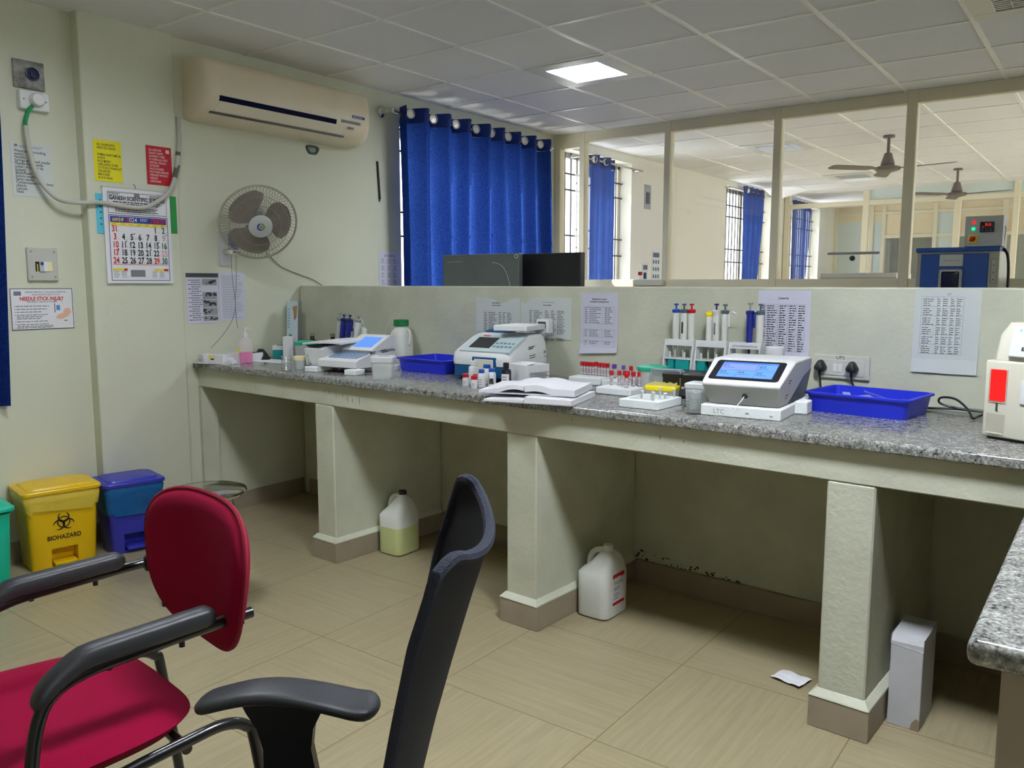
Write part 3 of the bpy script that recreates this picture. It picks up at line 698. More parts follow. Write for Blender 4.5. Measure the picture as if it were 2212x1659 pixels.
def d_bw(b):
    b.m = 1; b.quad(0,-.002,.206,.024,-.0022)
    b.m = 2; [bars(b,.012+(.02 if i % 2 else 0),-.04-i*.0125,.07 if i % 2 else .085,1,.01,.0035,-.0022,.3,seed=80+i) for i in range(19)]
    b.m = 3
    for z, h in ((-.035,.035),(-.11,.042),(-.155,.042),(-.2,.042),(-.245,.03)):
        b.m = 4; b.quad(.1,z,.095,h,-.0022)
        b.m = 1; rr = random.Random(int(-z*1000))
        for k in range(7): b.quad(.1+.075*rr.random(), z-h*.6*rr.random(), .02*rr.random()+.005, h*.3, -.0026)
lsheet('notice_sheet', 'black and white picture instruction sheet at the counter end', 'notice', .153, 1.42, .205, .287, [PAPERB, DGREY, INK, INKL, mat('photo_grey', (150,152,158), .7)], d_bw)
lsheet('notice_sheet', 'plain text sheet hanging beside the black and white instructions', 'notice', .362, 1.424, .178, .28, [PAPERB, INKL], lambda b: (setattr(b,'m',1), bars(b,.018,-.02,.15,26,.0098,.0022,-.0022,.35,seed=99)), fn=lambda x, z: .0006+.006*max(0,x-.1)*0)
def d_pc(b):
    b.m = 1; bars(b,.05,-.02,.11,2,.008,.004,-.0022,.2,seed=7)
    for i in range(3):
        for j in range(4): b.m = 2; b.quad(.02+i*.06,-.045-j*.05,.03,.022,-.0022); b.m = 1; bars(b,.018+i*.06,-.072-j*.05,.045,2,.006,.0025,-.0022,.3,seed=i*9+j)
lsheet('notice_sheet', 'pale instruction sheet pinned just left of the curtained window', 'notice', 1.652, 1.582, .205, .29, [PAPERB, INKL, mat('photo_pale', (178,180,190), .7)], d_pc)
b = B(); b.box(0,.012,0,.013,-.27,0,.002,1); b.m = 1; b.box(.0,.014,.001,.014,-.272,-.258); o = obj('dark_strip', b, [BLACK, LGREY]); o.location = (0,1.645,2.2); o.rotation_euler = (math.radians(4),0,0); tag(o, 'narrow black strip fixed upright on the wall left of the curtains', 'strip')
b = B(); vs = [(.004, .045*math.cos(a)*(1+.15*math.sin(3*a)), .032*math.sin(a)*(1+.2*math.cos(2*a))) for a in [2*PI*k/18 for k in range(18)]]
b.loft([[(0,y*1.15,z*1.15) for x,y,z in vs],[(.01,y*1.05,z*1.05) for x,y,z in vs],[(.012,y*.8,z*.8) for x,y,z in vs],[(.004,y*.6,z*.6) for x,y,z in vs]]); b.fm[-1] = 1
o = obj('pipe_stub', b, [DGREY, mat('glass_green', (96,124,116), .5)]); o.location = (0,1.085,2.207); tag(o, 'dark ragged pipe hole cover under the air conditioner', 'pipe hole cover')
# switchboards on the left wall
sb = thing('switch_box', 'dirty grey power box with a round dark hole high on the left wall', 'switch box', (-.04,-.667,2.41), PI/2)
b = B(); b.box(0,.14,-.014,0,-.13,0,.003,1); obj('cover_plate', b, mat('dirty_plate', (164,164,158), .5, noise=.5, nscale=22, dark=(70,70,70)), sb, 0)
b = B(); b.T = Matrix.Translation((.085,-.014,-.06)) @ Matrix.Rotation(PI/2,4,'X'); b.lathe([(.031,0),(.031,.004),(.026,.005),(.026,.001)], n=24); b.m = 1; b.box(-.012,.008,-.018,.012,.001,.012,.003); obj('dark_socket', b, [NAVY, BLACK], sb)
pl = thing('plug_box', 'white square plug box with a round white plug top', 'plug box', (-.04,-.655,2.268), PI/2)
b = B(); b.box(0,.135,-.034,0,-.088,0,.004,1); obj('back_box', b, WHITE, pl, 0)
b = B(); b.T = Matrix.Translation((.072,-.034,-.04)) @ Matrix.Rotation(PI/2,4,'X'); b.lathe([(.033,0),(.032,.022),(.026,.032),(.012,.034)], n=24); obj('plug_top', b, WHITE, pl)
b = B(); [b.rod((x,-.034,-.042),(x,-.036,-.042),.003,n=8) for x in (.018,.118)]; obj('screw', b, DGREY, pl)
mc = thing('breaker_box', 'pale square breaker box with a small blue and white switch', 'breaker box', (-.04,-.664,1.533), PI/2)
b = B(); b.box(0,.142,-.016,0,-.162,0,.004,1); obj('cover_plate', b, mat('pale_plate', (192,192,184), .5, noise=.08, nscale=20), mc, 0)
b = B(); b.box(.035,.052,-.0175,-.014,-.115,-.068); b.m = 1; b.box(.052,.072,-.026,-.014,-.117,-.066,.002,1); b.m = 2; b.box(.072,.09,-.022,-.014,-.115,-.068); b.m = 3; b.box(.09,.112,-.02,-.014,-.115,-.068); b.m = 4; b.box(.056,.068,-.029,-.026,-.085,-.07); b.m = 5; b.box(.042,.046,-.019,-.017,-.115,-.08); obj('breaker_switch', b, [BLACK, LGREY, WHITE, mat('pale_yellow', (228,220,170), .5), INKB, YELF], mc, 0)
b = B(); [b.rod((x,-.016,z),(x,-.019,z),.005,n=10) for x in (.018,.126) for z in (-.02,-.142)]; obj('screw', b, GREY, mc)
hz = thing('conduit_hose', 'thick grey flexible hose looping from the plug box up to the air conditioner', 'hose', (0,0,0))
b = B(); b.tube([(.01,-.645,2.10),(.01,-.635,1.99),(.01,-.605,1.87),(.035,-.54,1.775),(.05,-.45,1.757),(.05,-.33,1.765),(.055,-.24,1.757),(.065,-.158,1.752),(.065,-.08,1.765),(.055,.03,1.835),(.045,.085,1.92),(.04,.115,2.03),(.03,.135,2.14),(.02,.14,2.26)], .0115, 10, 6); obj('hose_tube', b, HOSE, hz)
b = B(); b.tube([(.0,-.605,2.195),(.015,-.63,2.17),(.012,-.645,2.12),(.01,-.643,2.085)], .0095, 8, 4); obj('green_wrap', b, GREENT, hz)
b = B(); b.tube([(.045,.088,1.93),(.04,.112,2.0)], .0135, 8, 1); b.tube([(.038,.118,2.05),(.036,.122,2.07)], .0135, 8, 1); obj('tape_band', b, mat('worn_tape', (96,88,80), .7), hz)

# sheets on the low wall
def tbl(b, x, z, w, cols, n, dz, m=1, seed=1, lines=True, hh=.0032, y=-.003):
    b.m = m
    xs = 0
    for k, c in enumerate(cols): bars(b, x+w*xs+.004, z-.004, w*c*.8, n, dz, hh, y, .45, seed+k); xs += c
def torn(a, s):
    def f(x): return max(0, a*math.exp(-((x-s)/.03)**2))
    return f
def d_s1(b): tbl(b,.05,-.075,.2,(.16,.34,.14,.14,.22),16,.0085,1,11); b.m = 1; bars(b,.11,-.03,.06,2,.012,.004,-.003,.3,12)
wsheet('notice_sheet', 'left torn-topped result table sheet behind the white and blue analyser', 'notice', 1.49, 1.293, .292, .178, [PAPERG, mat('ink_mid', (92,96,100), .8)], d_s1, lambda x, z: .001+.004*abs(math.sin(x*30))*max(0,z+.04)*10, top=lambda x: .03*math.exp(-((x-.17)/.05)**2)+.008*abs(math.sin(x*50)))
def d_s2(b): tbl(b,.05,-.062,.23,(.12,.30,.16,.16,.26),19,.0078,1,21); b.m = 1; text(b,'Group Examination',.009,.17,-.028,-.003,'CENTER'); bars(b,.14,-.038,.06,1,.012,.004,-.003,.2,22)
wsheet('notice_sheet', 'right torn-topped result table sheet with a ragged lower edge', 'notice', 1.79, 1.295, .308, .2, [PAPERG, mat('ink_mid', (92,96,100), .8)], d_s2, lambda x, z: .001+.015*max(0,-z-.17)/.03*max(0,x-.1), top=lambda x: .035*math.exp(-((x-.02)/.035)**2)+.004*abs(math.sin(x*40)), bottom=lambda x: .004*math.sin(x*60))
def d_s3(b):
    b.m = 2; text(b,'Equilibrium assays',.011,.105,-.032,-.0035,'CENTER',1,.01); text(b,'Incubation temperature',.011,.105,-.044,-.0035,'CENTER',1,.01)
    for (z, n, s) in ((-.064,9,31),(-.168,4,32),(-.22,3,33)):
        tbl(b,.02,z,.17,(.15,.5,.35),n,.0085,1,s,y=-.0035); b.m = 1
        b.quad(.018,z,.17,.0007,-.0033); b.quad(.018,z-n*.0085-.002,.17,.0007,-.0033); b.quad(.018,z,.0007,n*.0085+.002,-.0033); b.quad(.188,z,.0007,n*.0085+.002,-.0033); b.quad(.122,z,.0007,n*.0085+.002,-.0033)
wsheet('notice_sheet', 'narrow lilac assay sheet curling at its bottom above the red capped tubes', 'notice', 2.152, 1.317, .205, .285, [PAPERB, INKL, INK], d_s3, lambda x, z: .001+.013*max(0,(-z-.235)/.05)**1.5, bottom=lambda x: .012*(x/.2))
def gridlines(b, x, z, w, h, xs, n, y=-.0033):
    for k in range(n+1): b.quad(x, z-k*h/n, w, .0007, y)
    for f in xs: b.quad(x+w*f, z, .0007, h, y)
def d_s4(b):
    b.m = 2; text(b,'Linearity',.012,.105,-.035,-.0033,'CENTER',1,.012)
    b.m = 1; gridlines(b,.012,-.055,.18,.185,(0,.1,.4,.62,.8,1),20); tbl(b,.014,-.056,.18,(.12,.28,.22,.2,.18),20,.00925,2,41,y=-.0035)
wsheet('notice_sheet', 'lilac linearity table sheet above the touchscreen analyser', 'notice', 3.02, 1.334, .212, .29, [PAPERB, mat('ink_soft', (128,128,142), .8), INK], d_s4, lambda x, z: .001+.01*max(0,(-z-.26)/.03))
def d_s5(b):
    b.m = 2; text(b,'QC',.01,.11,-.022,-.0033,'CENTER'); b.m = 1; gridlines(b,.022,-.028,.135,.2,(0,.12,.38,.52,.7,.84,1),6)
    for k in range(6): tbl(b,.024,-.031-k*.0335,.13,(.36,.13,.2,.14,.17),4,.0072,2 if k % 2 else 1,51+k,hh=.0028,y=-.0035)
wsheet('notice_sheet', 'grey control value table sheet at the right of the low wall', 'notice', 3.605, 1.342, .21, .297, [PAPERG, mat('ink_soft', (128,128,142), .8), INKL], d_s5, lambda x, z: .001+.004*max(0,(-z-.25)/.04))
# UPS socket board
sk = thing('socket_board', 'white double socket board marked UPS on the low wall', 'socket board', ct(3.258,.74,1.09), TH)
b = B(); b.box(0,.206,-.012,0,-.09,0,.004,2); b.box(.018,.19,-.015,-.011,-.078,-.016,.002,1); obj('back_plate', b, mat('socket_plate', (206,206,196), .45, noise=.06, nscale=30), sk, 0)
b = B(); text(b,'UPS',.019,.083,-.0155,-.0128,fit=.031); obj('handwriting', b, INK, sk, 0)
for x in (.074,.093): b = B(); b.box(x,x+.015,-.0175,-.0145,-.064,-.033,.001,1); obj('rocker_switch', b, WHITE, sk, 0)
def plug(u, lab, end):
    t = cthing('power_plug', lab, 'plug', u, .725, 0, 1.046)
    b = B(); pr = []
    for k in range(20):
        a = 2*PI*k/20; rr = .0212*(1+.14*math.cos(3*(a-PI/2))); pr.append((rr*math.cos(a), rr*math.sin(a)))
    b.loft([[(x,.0,z) for x,z in pr],[(x*1.02,-.014,z*1.02) for x,z in pr],[(x*.8,-.026,z*.8-.002) for x,z in pr],[(x*.4,-.032,z*.4-.006) for x,z in pr]]); b.rod((0,-.014,-.012),(0,-.012,-.036),.0065,.005); obj('plug_body', b, BLACK, t)
    b = B(); b.tube(end, .0035, 7, 5); obj('cord', b, BLACK, t)
plug(3.287, 'black plug in the left UPS socket', [(0,-.012,-.034),(.002,-.01,-.055),(.006,-.006,-.09),(.02,-.004,-.122)])
plug(3.405, 'black plug in the right UPS socket', [(0,-.012,-.034),(.003,-.01,-.055),(.02,-.006,-.085),(.04,-.004,-.122)])

# ------------------------------------------------------------------ things on the worktop, left to right
def carton(name, label, cat, u, v, rot, w, d, h, m, z=ZC, deco=None, mats=None, group=None, bev=.0015):
    b = B(); b.box(-w/2, w/2, -d/2, d/2, 0, h, bev, 1)
    if deco: deco(b)
    o = obj(name, b, [m]+(mats or []), None, 0); o.location = ct(u, v, z); o.rotation_euler = (0,0,TH+math.radians(rot)); return tag(o, label, cat, group)
def leaf(name, label, u, v, rot, w, d, z, m=PAPER):
    return carton(name, label, 'paper', u, v, rot, w, d, .002, m, z, bev=0)
leaf('loose_papers', 'loose white papers lying under the boxes at the counter end', .155, .06, 14, .27, .19, ZC)
def dsm(b): b.m = 1; bars(b,-.03,.016,.05,2,.007,.003,-.0318,.2,5)
carton('small_carton', 'small flat white carton, lower of two at the counter end', 'carton', .075, .015, -6, .075, .06, .026, CARD, ZC+.003, dsm, [INKL])
carton('small_carton', 'small flat white carton, upper of two at the counter end', 'carton', .06, .02, -10, .062, .05, .017, CARD, ZC+.0295, None)
def dgb(b): b.m = 1; b.quad(-.042,.046,.03,.013,-.0905); b.m = 2; b.quad(-.03,.03,.024,.008,-.0905); b.m = 3; b.box(-.04,.04,-.05,.05,.0515,.052)
carton('glove_carton', 'white carton with a small yellow label beside the pink sanitiser', 'carton', .2, .06, 22, .1, .18, .051, CARD, ZC+.003, dgb, [YELF, INK, LGREY])
carton('white_packet', 'white and grey packet lying behind the yellow-labelled carton', 'packet', .16, .235, 20, .12, .11, .045, CARD, ZC, lambda b: (setattr(b,'m',1), b.box(-.05,-.02,-.04,.04,.0452,.046), setattr(b,'m',2), b.box(.0,.05,-.02,.05,.0452,.046)), [LGREY, DGREY])
b = B(); gridsheet(b, .14, .1, lambda x, z: 0, .001, 4, 4)
bg = thing('plastic_bag', 'crumpled clear white plastic bag between the carton and the sanitiser', 'bag', ct(.262,.045,ZC+.003), TH)
b = B(); rr = random.Random(3); L = []
for k in range(5):
    L.append([((.052-.007*k)*math.cos(a)*(1+.3*rr.random())+.002, (.04-.006*k)*math.sin(a)*(1+.3*rr.random()), .009*k) for a in [2*PI*i/14 for i in range(14)]])
b.loft(L); obj('bag_film', b, mat('film', (225,225,230), .25, alpha=.7), bg, 0)
sn = cthing('sanitiser_bottle', 'clear pump bottle half full of pink sanitiser', 'bottle', .288, .135, 40)
b = B(); b.loft([rrect(.068,.046,.02,.0), rrect(.074,.05,.022,.004), rrect(.074,.05,.022,.108), rrect(.066,.046,.022,.128), rrect(.04,.034,.016,.143), rrect(.026,.026,.0125,.148)]); obj('bottle_body', b, PINKW, sn)
b = B(); b.loft([rrect(.066,.043,.018,.004), rrect(.069,.045,.02,.062)]); obj('pink_liquid', b, PINK, sn)
b = B(); b.cyl(0,0,.146,.164,.0145); b.lathe([(.0095,.164),(.006,.172),(.004,.174),(.004,.19),(.008,.191),(.009,.199),(.004,.201)]); b.rod((0,0,.196),(.034,-.004,.193),.004,.0028); obj('pump', b, WHITE, sn)
b = B(); b.add([(-.0375,-.012,.055),(-.0375,-.012,.08),(-.0377,.008,.08),(-.0377,.008,.055)],[(0,1,2,3)]); b.quad(-.034,.078,.014,.018,-.0255); obj('bottle_label', b, YELF, sn, 0)
b = B(); rr = random.Random(8); L = []
for k in range(7):
    f = k/6; L.append([((.055-.04*f)*math.cos(a)*(1+.25*rr.random()), (.04-.03*f)*math.sin(a)*(1+.3*rr.random()), .062*f) for a in [2*PI*i/16 for i in range(16)]])
b.loft(L); o = obj('black_pouch', b, mat('black_cloth', (20,20,22), .7), None, 30); o.location = ct(.165,.315); o.rotation_euler = (0,0,.3); tag(o, 'crumpled black cloth pouch behind the sanitiser bottle', 'pouch')
leaf('loose_papers', 'white sheets lying flat behind the pink sanitiser', .30, .30, 8, .26, .15, ZC)
def dtb(b): b.m = 1; b.add([(-.0575,-.0452,.0),(-.0,-.0452,.0),(-.0,-.0452,.06)], [(0,1,2)]); b.m = 1; b.box(-.02,.03,-.0455,-.045,.0,.05)
carton('glove_box', 'small teal and white box standing near the tall leaning carton', 'box', .165, .46, 48, .1, .09, .075, mat('teal_card', (0,140,140), .6), ZC, lambda b: (setattr(b,'m',1), b.box(-.0505,.0505,-.0455,.0455,.052,.0755), b.box(-.0506,-.05,-.04,.02,.0,.06), setattr(b,'m',2), b.box(-.03,.03,-.02,.02,.0756,.077)), [CARD, DGREY])
tb = cthing('tall_carton', 'tall narrow pale blue carton with green dots leaning in the corner', 'carton', .085, .60, 30)
b = B(); b.T = Matrix.Rotation(math.radians(-5), 4, 'X'); b.box(-.036,.036,-.026,.026,0,.335,.0015,1)
b.m = 1; b.box(.0362,.0366,-.026,.026,.0,.335)
b.m = 2
for (x, z, r_) in ((-.012,.12,.013),(-.034+.01,.085,.01),(.02,.04,.009)):
    b.add([(x+r_*math.cos(a), -.0265, z+r_*math.sin(a)) for a in [2*PI*k/14 for k in range(14)]], [tuple(range(14))])
b.m = 3; b.add([(.0,-.0266,.3),(.032,-.0266,.31),(.028,-.0266,.235),(.012,-.0266,.215),(.008,-.0266,.26)], [(0,1,2,3,4)])
b.m = 4; [b.quad(-.03,.29-.018*k,.014,.01,-.0267) for k in range(7)]
obj('carton_body', b, [mat('pale_blue_card', (198,216,224), .6), GREY, mat('dot_green', (110,156,110), .6), mat('print_tan', (168,132,86), .6), mat('print_pale', (132,180,206), .6)], tb, 0)
carton('white_carton', 'plain white upright carton in front of the tall leaning carton', 'carton', .28, .43, 38, .06, .05, .135, CARD)
def snap_jar(name, label, u, v, r, h, body, lid, z=ZC, cat='jar', rim=.004, rot=0):
    t = cthing(name, label, cat, u, v, rot, z)
    b = B(); b.lathe([(r*.9,0),(r*.93,.003),(r,h-.012),(r,h-.008)], n=32); obj('jar_body', b, body, t)
    b = B(); b.lathe([(r+rim,h-.014),(r+rim+.002,h-.006),(r+rim,h),(r*.9,h+.002),(r*.5,h+.007),(.002,h+.009)], n=32); obj('lid', b, lid, t)
    return t
jar = snap_jar('waste_jar', 'teal-lidded plastic jar behind the keypad analyser', .445, .43, .066, .112, SHEER, TEALL)
b = B(); b.box(-.03,.03,-.03,.03,.003,.07,.006); obj('dark_contents', b, DGREY, jar)
def dropper(label, u, v):
    t = cthing('reagent_bottle', label, 'bottle', u, v)
    b = B(); b.lathe([(.029,0),(.031,.003),(.031,.085),(.026,.1),(.014,.11),(.0125,.132)]); obj('bottle_body', b, AMBER, t)
    b = B(); b.lathe([(.0145,.130),(.0145,.148),(.012,.15)]); obj('cap', b, mat('brass_cap', (150,146,126), .4, .4), t)
dropper('dark bottle with a dull cap behind the teal jar lid', .275, .60)
dropper('dark bottle with a dull cap left of the blue-handled pipettes', .445, .62)
def beaker(label, u, v, r, h, water=0):
    t = cthing('glass_beaker', label, 'beaker', u, v)
    b = B(); b.lathe([(r*.9,0),(r,.004),(r,h-.004),(r+.0025,h),(r-.0005,h),(r-.0015,h-.004),(r-.0015,.005),(.001,.003)], n=32, caps=True); obj('beaker_wall', b, GLASS, t)
    b = B(); b.torus((0,0,h),(0,0,1),r+.0008,.0013,32,6); obj('rim', b, mat('rim_glass', (206,214,214), .1, alpha=.5), t)
    if water: b = B(); b.lathe([(r-.004,.004),(r-.003,water),(.001,water)], n=32); obj('water', b, glass_mat('water', (.97,.98,.98), .03, .6), t)
    b = B(); [b.rod((r*1.003*math.cos(a), r*1.003*math.sin(a), z),(r*1.003*math.cos(a+.35), r*1.003*math.sin(a+.35), z),.0006,n=4) for z in (h*.35,h*.5,h*.65) for a in (4.1,)]; obj('scale_marks', b, WHITE, t)
    return t
beaker('empty clear glass beaker at the front edge left of the keypad analyser', .815, .035, .028, .075)
yj = cthing('specimen_cup', 'clear specimen cup with a pale yellow lid beside the small beaker', 'cup', .81, .12)
b = B(); b.lathe([(.028,0),(.030,.003),(.032,.05)], n=28); obj('cup_body', b, SHEER, yj)
b = B(); b.lathe([(.0345,.05),(.0345,.068),(.0325,.07)], n=28); obj('lid', b, mat('pale_yellow_lid', (232,220,170), .5), yj)
# keypad analyser on foam blocks
for (u, v, w, d, lab) in ((.95,.105,.08,.06,'left front white foam block under the keypad analyser'),(1.228,.135,.07,.075,'right front white foam block under the keypad analyser'),(.93,.36,.07,.07,'left rear white foam block under the keypad analyser'),(1.2,.4,.07,.07,'right rear white foam block under the keypad analyser')):
    carton('foam_block', lab, 'foam block', u, v, 9, w, d, .027, FOAM, bev=.003)
an = cthing('keypad_analyser', 'white benchtop analyser with a lidded sample bay and tilted lit blue screen', 'analyser', .872, .088, 9, ZC+.0272)
b = B()   # right body: side profile (y,z) pushed along x
b.prism([(.0,.004),(.006,.0),(.30,.0),(.305,.01),(.305,.085),(.20,.085),(.02,.042),(0,.034)], 'x', .11, .362); obj('console', b, WHITE, an, 30)
b = B(); b.prism([(.03,.0),(.27,.0),(.285,.02),(.285,.085),(.24,.105),(.05,.098),(.018,.085)], 'x', 0, .125); obj('sample_bay', b, WHITE, an, 30)
b = B(); L = []
for k in range(8):
    f = k/7; x = -.004+.215*f; zz = .108+.018*math.sin(PI*(.15+.6*f))
    L.append([(x,.012+.05*f*f,zz-.01),(x,.27,zz-.004),(x,.275,zz+.006),(x,.01+.05*f*f,zz)])
b.loft(L); obj('bay_lid', b, WHITE, an, 50)
b = B(); b.box(.012,.1,.022,.26,.099,.104); obj('lid_gap', b, BLACK, an, 0)
b = B(); b.box(.02,.03,.0105,.02,.045,.06,.002); b.box(.02,.04,.02,.035,.01,.04,.004); obj('bay_latch', b, LGREY, an)
b = B(); b.add([(.15,.034,.0512),(.335,.034,.0512),(.345,.115,.0712),(.14,.115,.0712),(.15,.034,.046),(.335,.034,.046),(.345,.115,.066),(.14,.115,.066)], [(0,1,2,3),(4,7,6,5),(0,4,5,1),(1,5,6,2),(2,6,7,3),(3,7,4,0)]); b.m = 1
for i in range(3):
    for j in range(6):
        y0 = .045+.024*i; z0 = .0515+ (y0-.034)*.247+.0006; x0 = .165+j*.028
        b.add([(x0,y0,z0),(x0+.018,y0,z0),(x0+.018,y0+.014,z0+.0035),(x0,y0+.014,z0+.0035)], [(0,1,2,3)])
obj('keypad', b, [KEYP, mat('key_dark', (116,138,172), .5)], an, 0)
b = B(); b.prism([(.125,.07),(.30,.07),(.305,.14),(.285,.152),(.265,.150),(.115,.082)], 'x', .165, .362); sh = obj('screen_hood', b, WHITE, an, 30)
def tiltq(x0, x1, s0, s1, off=.0012):
    p0 = Vector((0,.115,.082)); p1 = Vector((0,.265,.150)); d = p1-p0; nrm = Vector((0,-d.z,d.y)).normalized()
    P = [p0+d*s0+nrm*off, p0+d*s1+nrm*off]
    return [(x0,P[0].y,P[0].z),(x1,P[0].y,P[0].z),(x1,P[1].y,P[1].z),(x0,P[1].y,P[1].z)]
b = B(); b.add(tiltq(.215,.335,.2,.86)+tiltq(.215,.335,.2,.86,-.002), [(0,1,2,3),(4,7,6,5),(0,4,5,1),(1,5,6,2),(2,6,7,3),(3,7,4,0)]); obj('lit_screen', b, SCREENB, sh, 0)
b = B(); b.box(.01,.35,.02,.28,-.004,.0005); obj('dark_underside', b, BLACK, an, 0)
b = B(); b.m = 0
for i, (y0, y1, z) in enumerate(((.1,.15,.075),(.105,.145,.068),(.19,.23,.078),(.195,.25,.07))):
    b.add([(.3625,y0,z),(.3625,y1,z+.003),(.3625,y1,z-.001),(.3625,y0,z-.004)], [(0,1,2,3)])
obj('side_marking', b, INK, an, 0)
# pipette carousel behind
def pipette(name, label, u, v, z, tilt, az, body, collar, stem_h=.024, bl=.122, hook=False, r=.0125, btn=None, rot=0, tip=.11, lab=None):
    t = cthing(name, label, 'pipette', u, v, rot, z)
    M0 = Matrix.Rotation(math.radians(az), 4, 'Z') @ Matrix.Rotation(math.radians(tilt), 4, 'Y')
    b = B(); b.T = M0; b.lathe([(r*.86,0),(r*.95,.01),(r,bl*.6),(r*.98,bl-.006),(r*.9,bl)], n=18, sx=1, sy=.9); b.box(-r*.4,r*.4,r*.7,r*1.5,bl*.5,bl*.98,.003)
    if hook: b.tube([(0,r*.8,bl-.012),(0,r*2.0,bl-.004),(0,r*2.9,bl-.014)], .0045, 8, 4)
    if lab: b.m = 1; b.box(-.004,.004,-r*.93,-r*.9,bl*.25,bl*.62)
    obj('handle', b, [body, lab or body], t)
    b = B(); b.T = M0; b.lathe([(r*1.0,bl-.012),(r*1.15,bl-.008),(r*1.15,bl+.001),(r*.85,bl+.004)], n=16); obj('collar', b, collar, t)
    b = B(); b.T = M0; b.lathe([(.0035,bl+.003),(.0035,bl+stem_h-.007),(.0095,bl+stem_h-.006),(.0095,bl+stem_h),(.008,bl+stem_h+.001)], n=14); b.fm = [0]*len(b.fm); obj('plunger', b, btn or collar, t)
    b = B(); b.T = M0; b.lathe([(.0028,-tip),(.004,-tip*.6),(.0065,-.004),(.007,.001)], n=12); obj('tip_shaft', b, LGREY if body is not PIPB else PIPB, t)
    return t
cs = cthing('pipette_carousel', 'round white pipette carousel behind the keypad analyser', 'pipette stand', .72, .56)
b = B(); b.lathe([(.075,0),(.078,.006),(.07,.014),(.02,.02)], n=32); obj('foot', b, WHITE, cs)
b = B(); b.cyl(0,0,.018,.19,.011); obj('column', b, LGREY, cs)
b = B(); b.lathe([(.011,.185),(.058,.188),(.062,.194),(.058,.2),(.01,.204)], n=32); [b.box(.05*math.cos(a)-.012,.05*math.cos(a)+.012,.05*math.sin(a)-.012,.05*math.sin(a)+.012,.19,.205,.003) for a in (3.4,4.2,5.0,5.8)]; obj('holder_ring', b, WHITE, cs)
for (du, dv, m, lab, tl) in ((-.095,-.035,WHITE,'pale grey pipette farthest left on the round carousel',6),(-.065,-.06,LGREY,'silver grey pipette second from the left on the round carousel',7),(-.022,-.075,PIPB,'dark blue pipette left of its twin on the round carousel',10),(.024,-.075,PIPB,'dark blue pipette right of its twin on the round carousel',12),(.068,-.055,WHITE,'white pipette at the right of the round carousel',14)):
    pipette('pipette', lab, .72+du, .56+dv, ZC+.115, tl, 0, m, NAVY if m is PIPB else GREY, bl=.135, tip=.1, r=.0165)
wb = cthing('wash_bottle', 'white dome-topped plastic bottle beside the pipette carousel', 'bottle', .875, .50)
b = B(); b.lathe([(.04,0),(.043,.004),(.043,.11),(.04,.135),(.028,.158),(.014,.17),(.012,.18)], n=32); obj('bottle_body', b, HDPE, wb)
b = B(); b.lathe([(.014,.178),(.014,.196),(.008,.2)]); obj('cap', b, WHITE, wb)
b = B(); b.tube([(0,0,.198),(-.01,0,.235),(-.06,.02,.262),(-.12,.04,.245),(-.15,.05,.2),(-.16,.06,.1)], .0018, 6, 5); obj('tubing', b, mat('clear_tubing', (200,202,200), .3), wb)
cy = cthing('carboy', 'milky plastic carboy with a green screw cap', 'carboy', 1.015, .645)
b = B(); b.loft([rrect(.1,.1,.03,0), rrect(.112,.108,.035,.006), rrect(.114,.11,.036,.15), rrect(.108,.104,.04,.175), rrect(.085,.085,.038,.196), rrect(.066,.066,.032,.205), rrect(.064,.064,.031,.218)]); obj('carboy_body', b, HDPE, cy)
b = B(); b.tube([(.05,.0,.19),(.066,0,.185),(.07,0,.16),(.066,0,.12),(.055,0,.11)], .008, 8, 4); obj('carry_handle', b, HDPE, cy)
b = B(); b.lathe([(.039,.213),(.042,.217),(.042,.243),(.039,.247),(.01,.248)], n=28); obj('cap', b, GREEN, cy)
b = B(); b.cyl(0,0,.247,.256,.004); b.tube([(0,0,.252),(-.012,-.01,.272),(-.05,-.02,.268),(-.075,-.03,.225),(-.09,-.04,.17),(-.1,-.05,.09)], .0018, 6, 5); obj('tubing', b, LGREY, cy)
cbx = cthing('clear_container', 'square translucent container with a lid in front of the keypad analyser', 'container', 1.44, .135, 38)
b = B(); b.loft([rrect(.088,.088,.008,0), rrect(.1,.1,.01,.078)]); obj('container_body', b, SHEER, cbx)
b = B(); b.loft([rrect(.106,.106,.011,.078), rrect(.108,.108,.011,.1), rrect(.1,.1,.011,.104)]); b.m = 1; b.loft([rrect(.05,.03,.012,.1045),rrect(.05,.03,.012,.1052)]); obj('lid', b, [mat('frosted_lid', (226,230,230), .4, alpha=.88), GREY], cbx)
def tray(label, u, v, rot, w, d, h, m, taper=.02):
    t = cthing('plastic_tray', label, 'tray', u, v, rot)
    b = B(); b.loft([rrect(w-taper,d-taper,.02,0), rrect(w,d,.022,h-.008), rrect(w+.018,d+.018,.026,h-.008), rrect(w+.02,d+.02,.026,h-.002), rrect(w+.014,d+.014,.024,h), rrect(w-.006,d-.006,.02,h), rrect(w-taper-.006,d-taper-.006,.018,.004)])
    obj('tray_body', b, m, t); return t
tray('left blue plastic tray between the carboy and the white and blue analyser', 1.41, .545, 0, .34, .28, .07, BLUET)
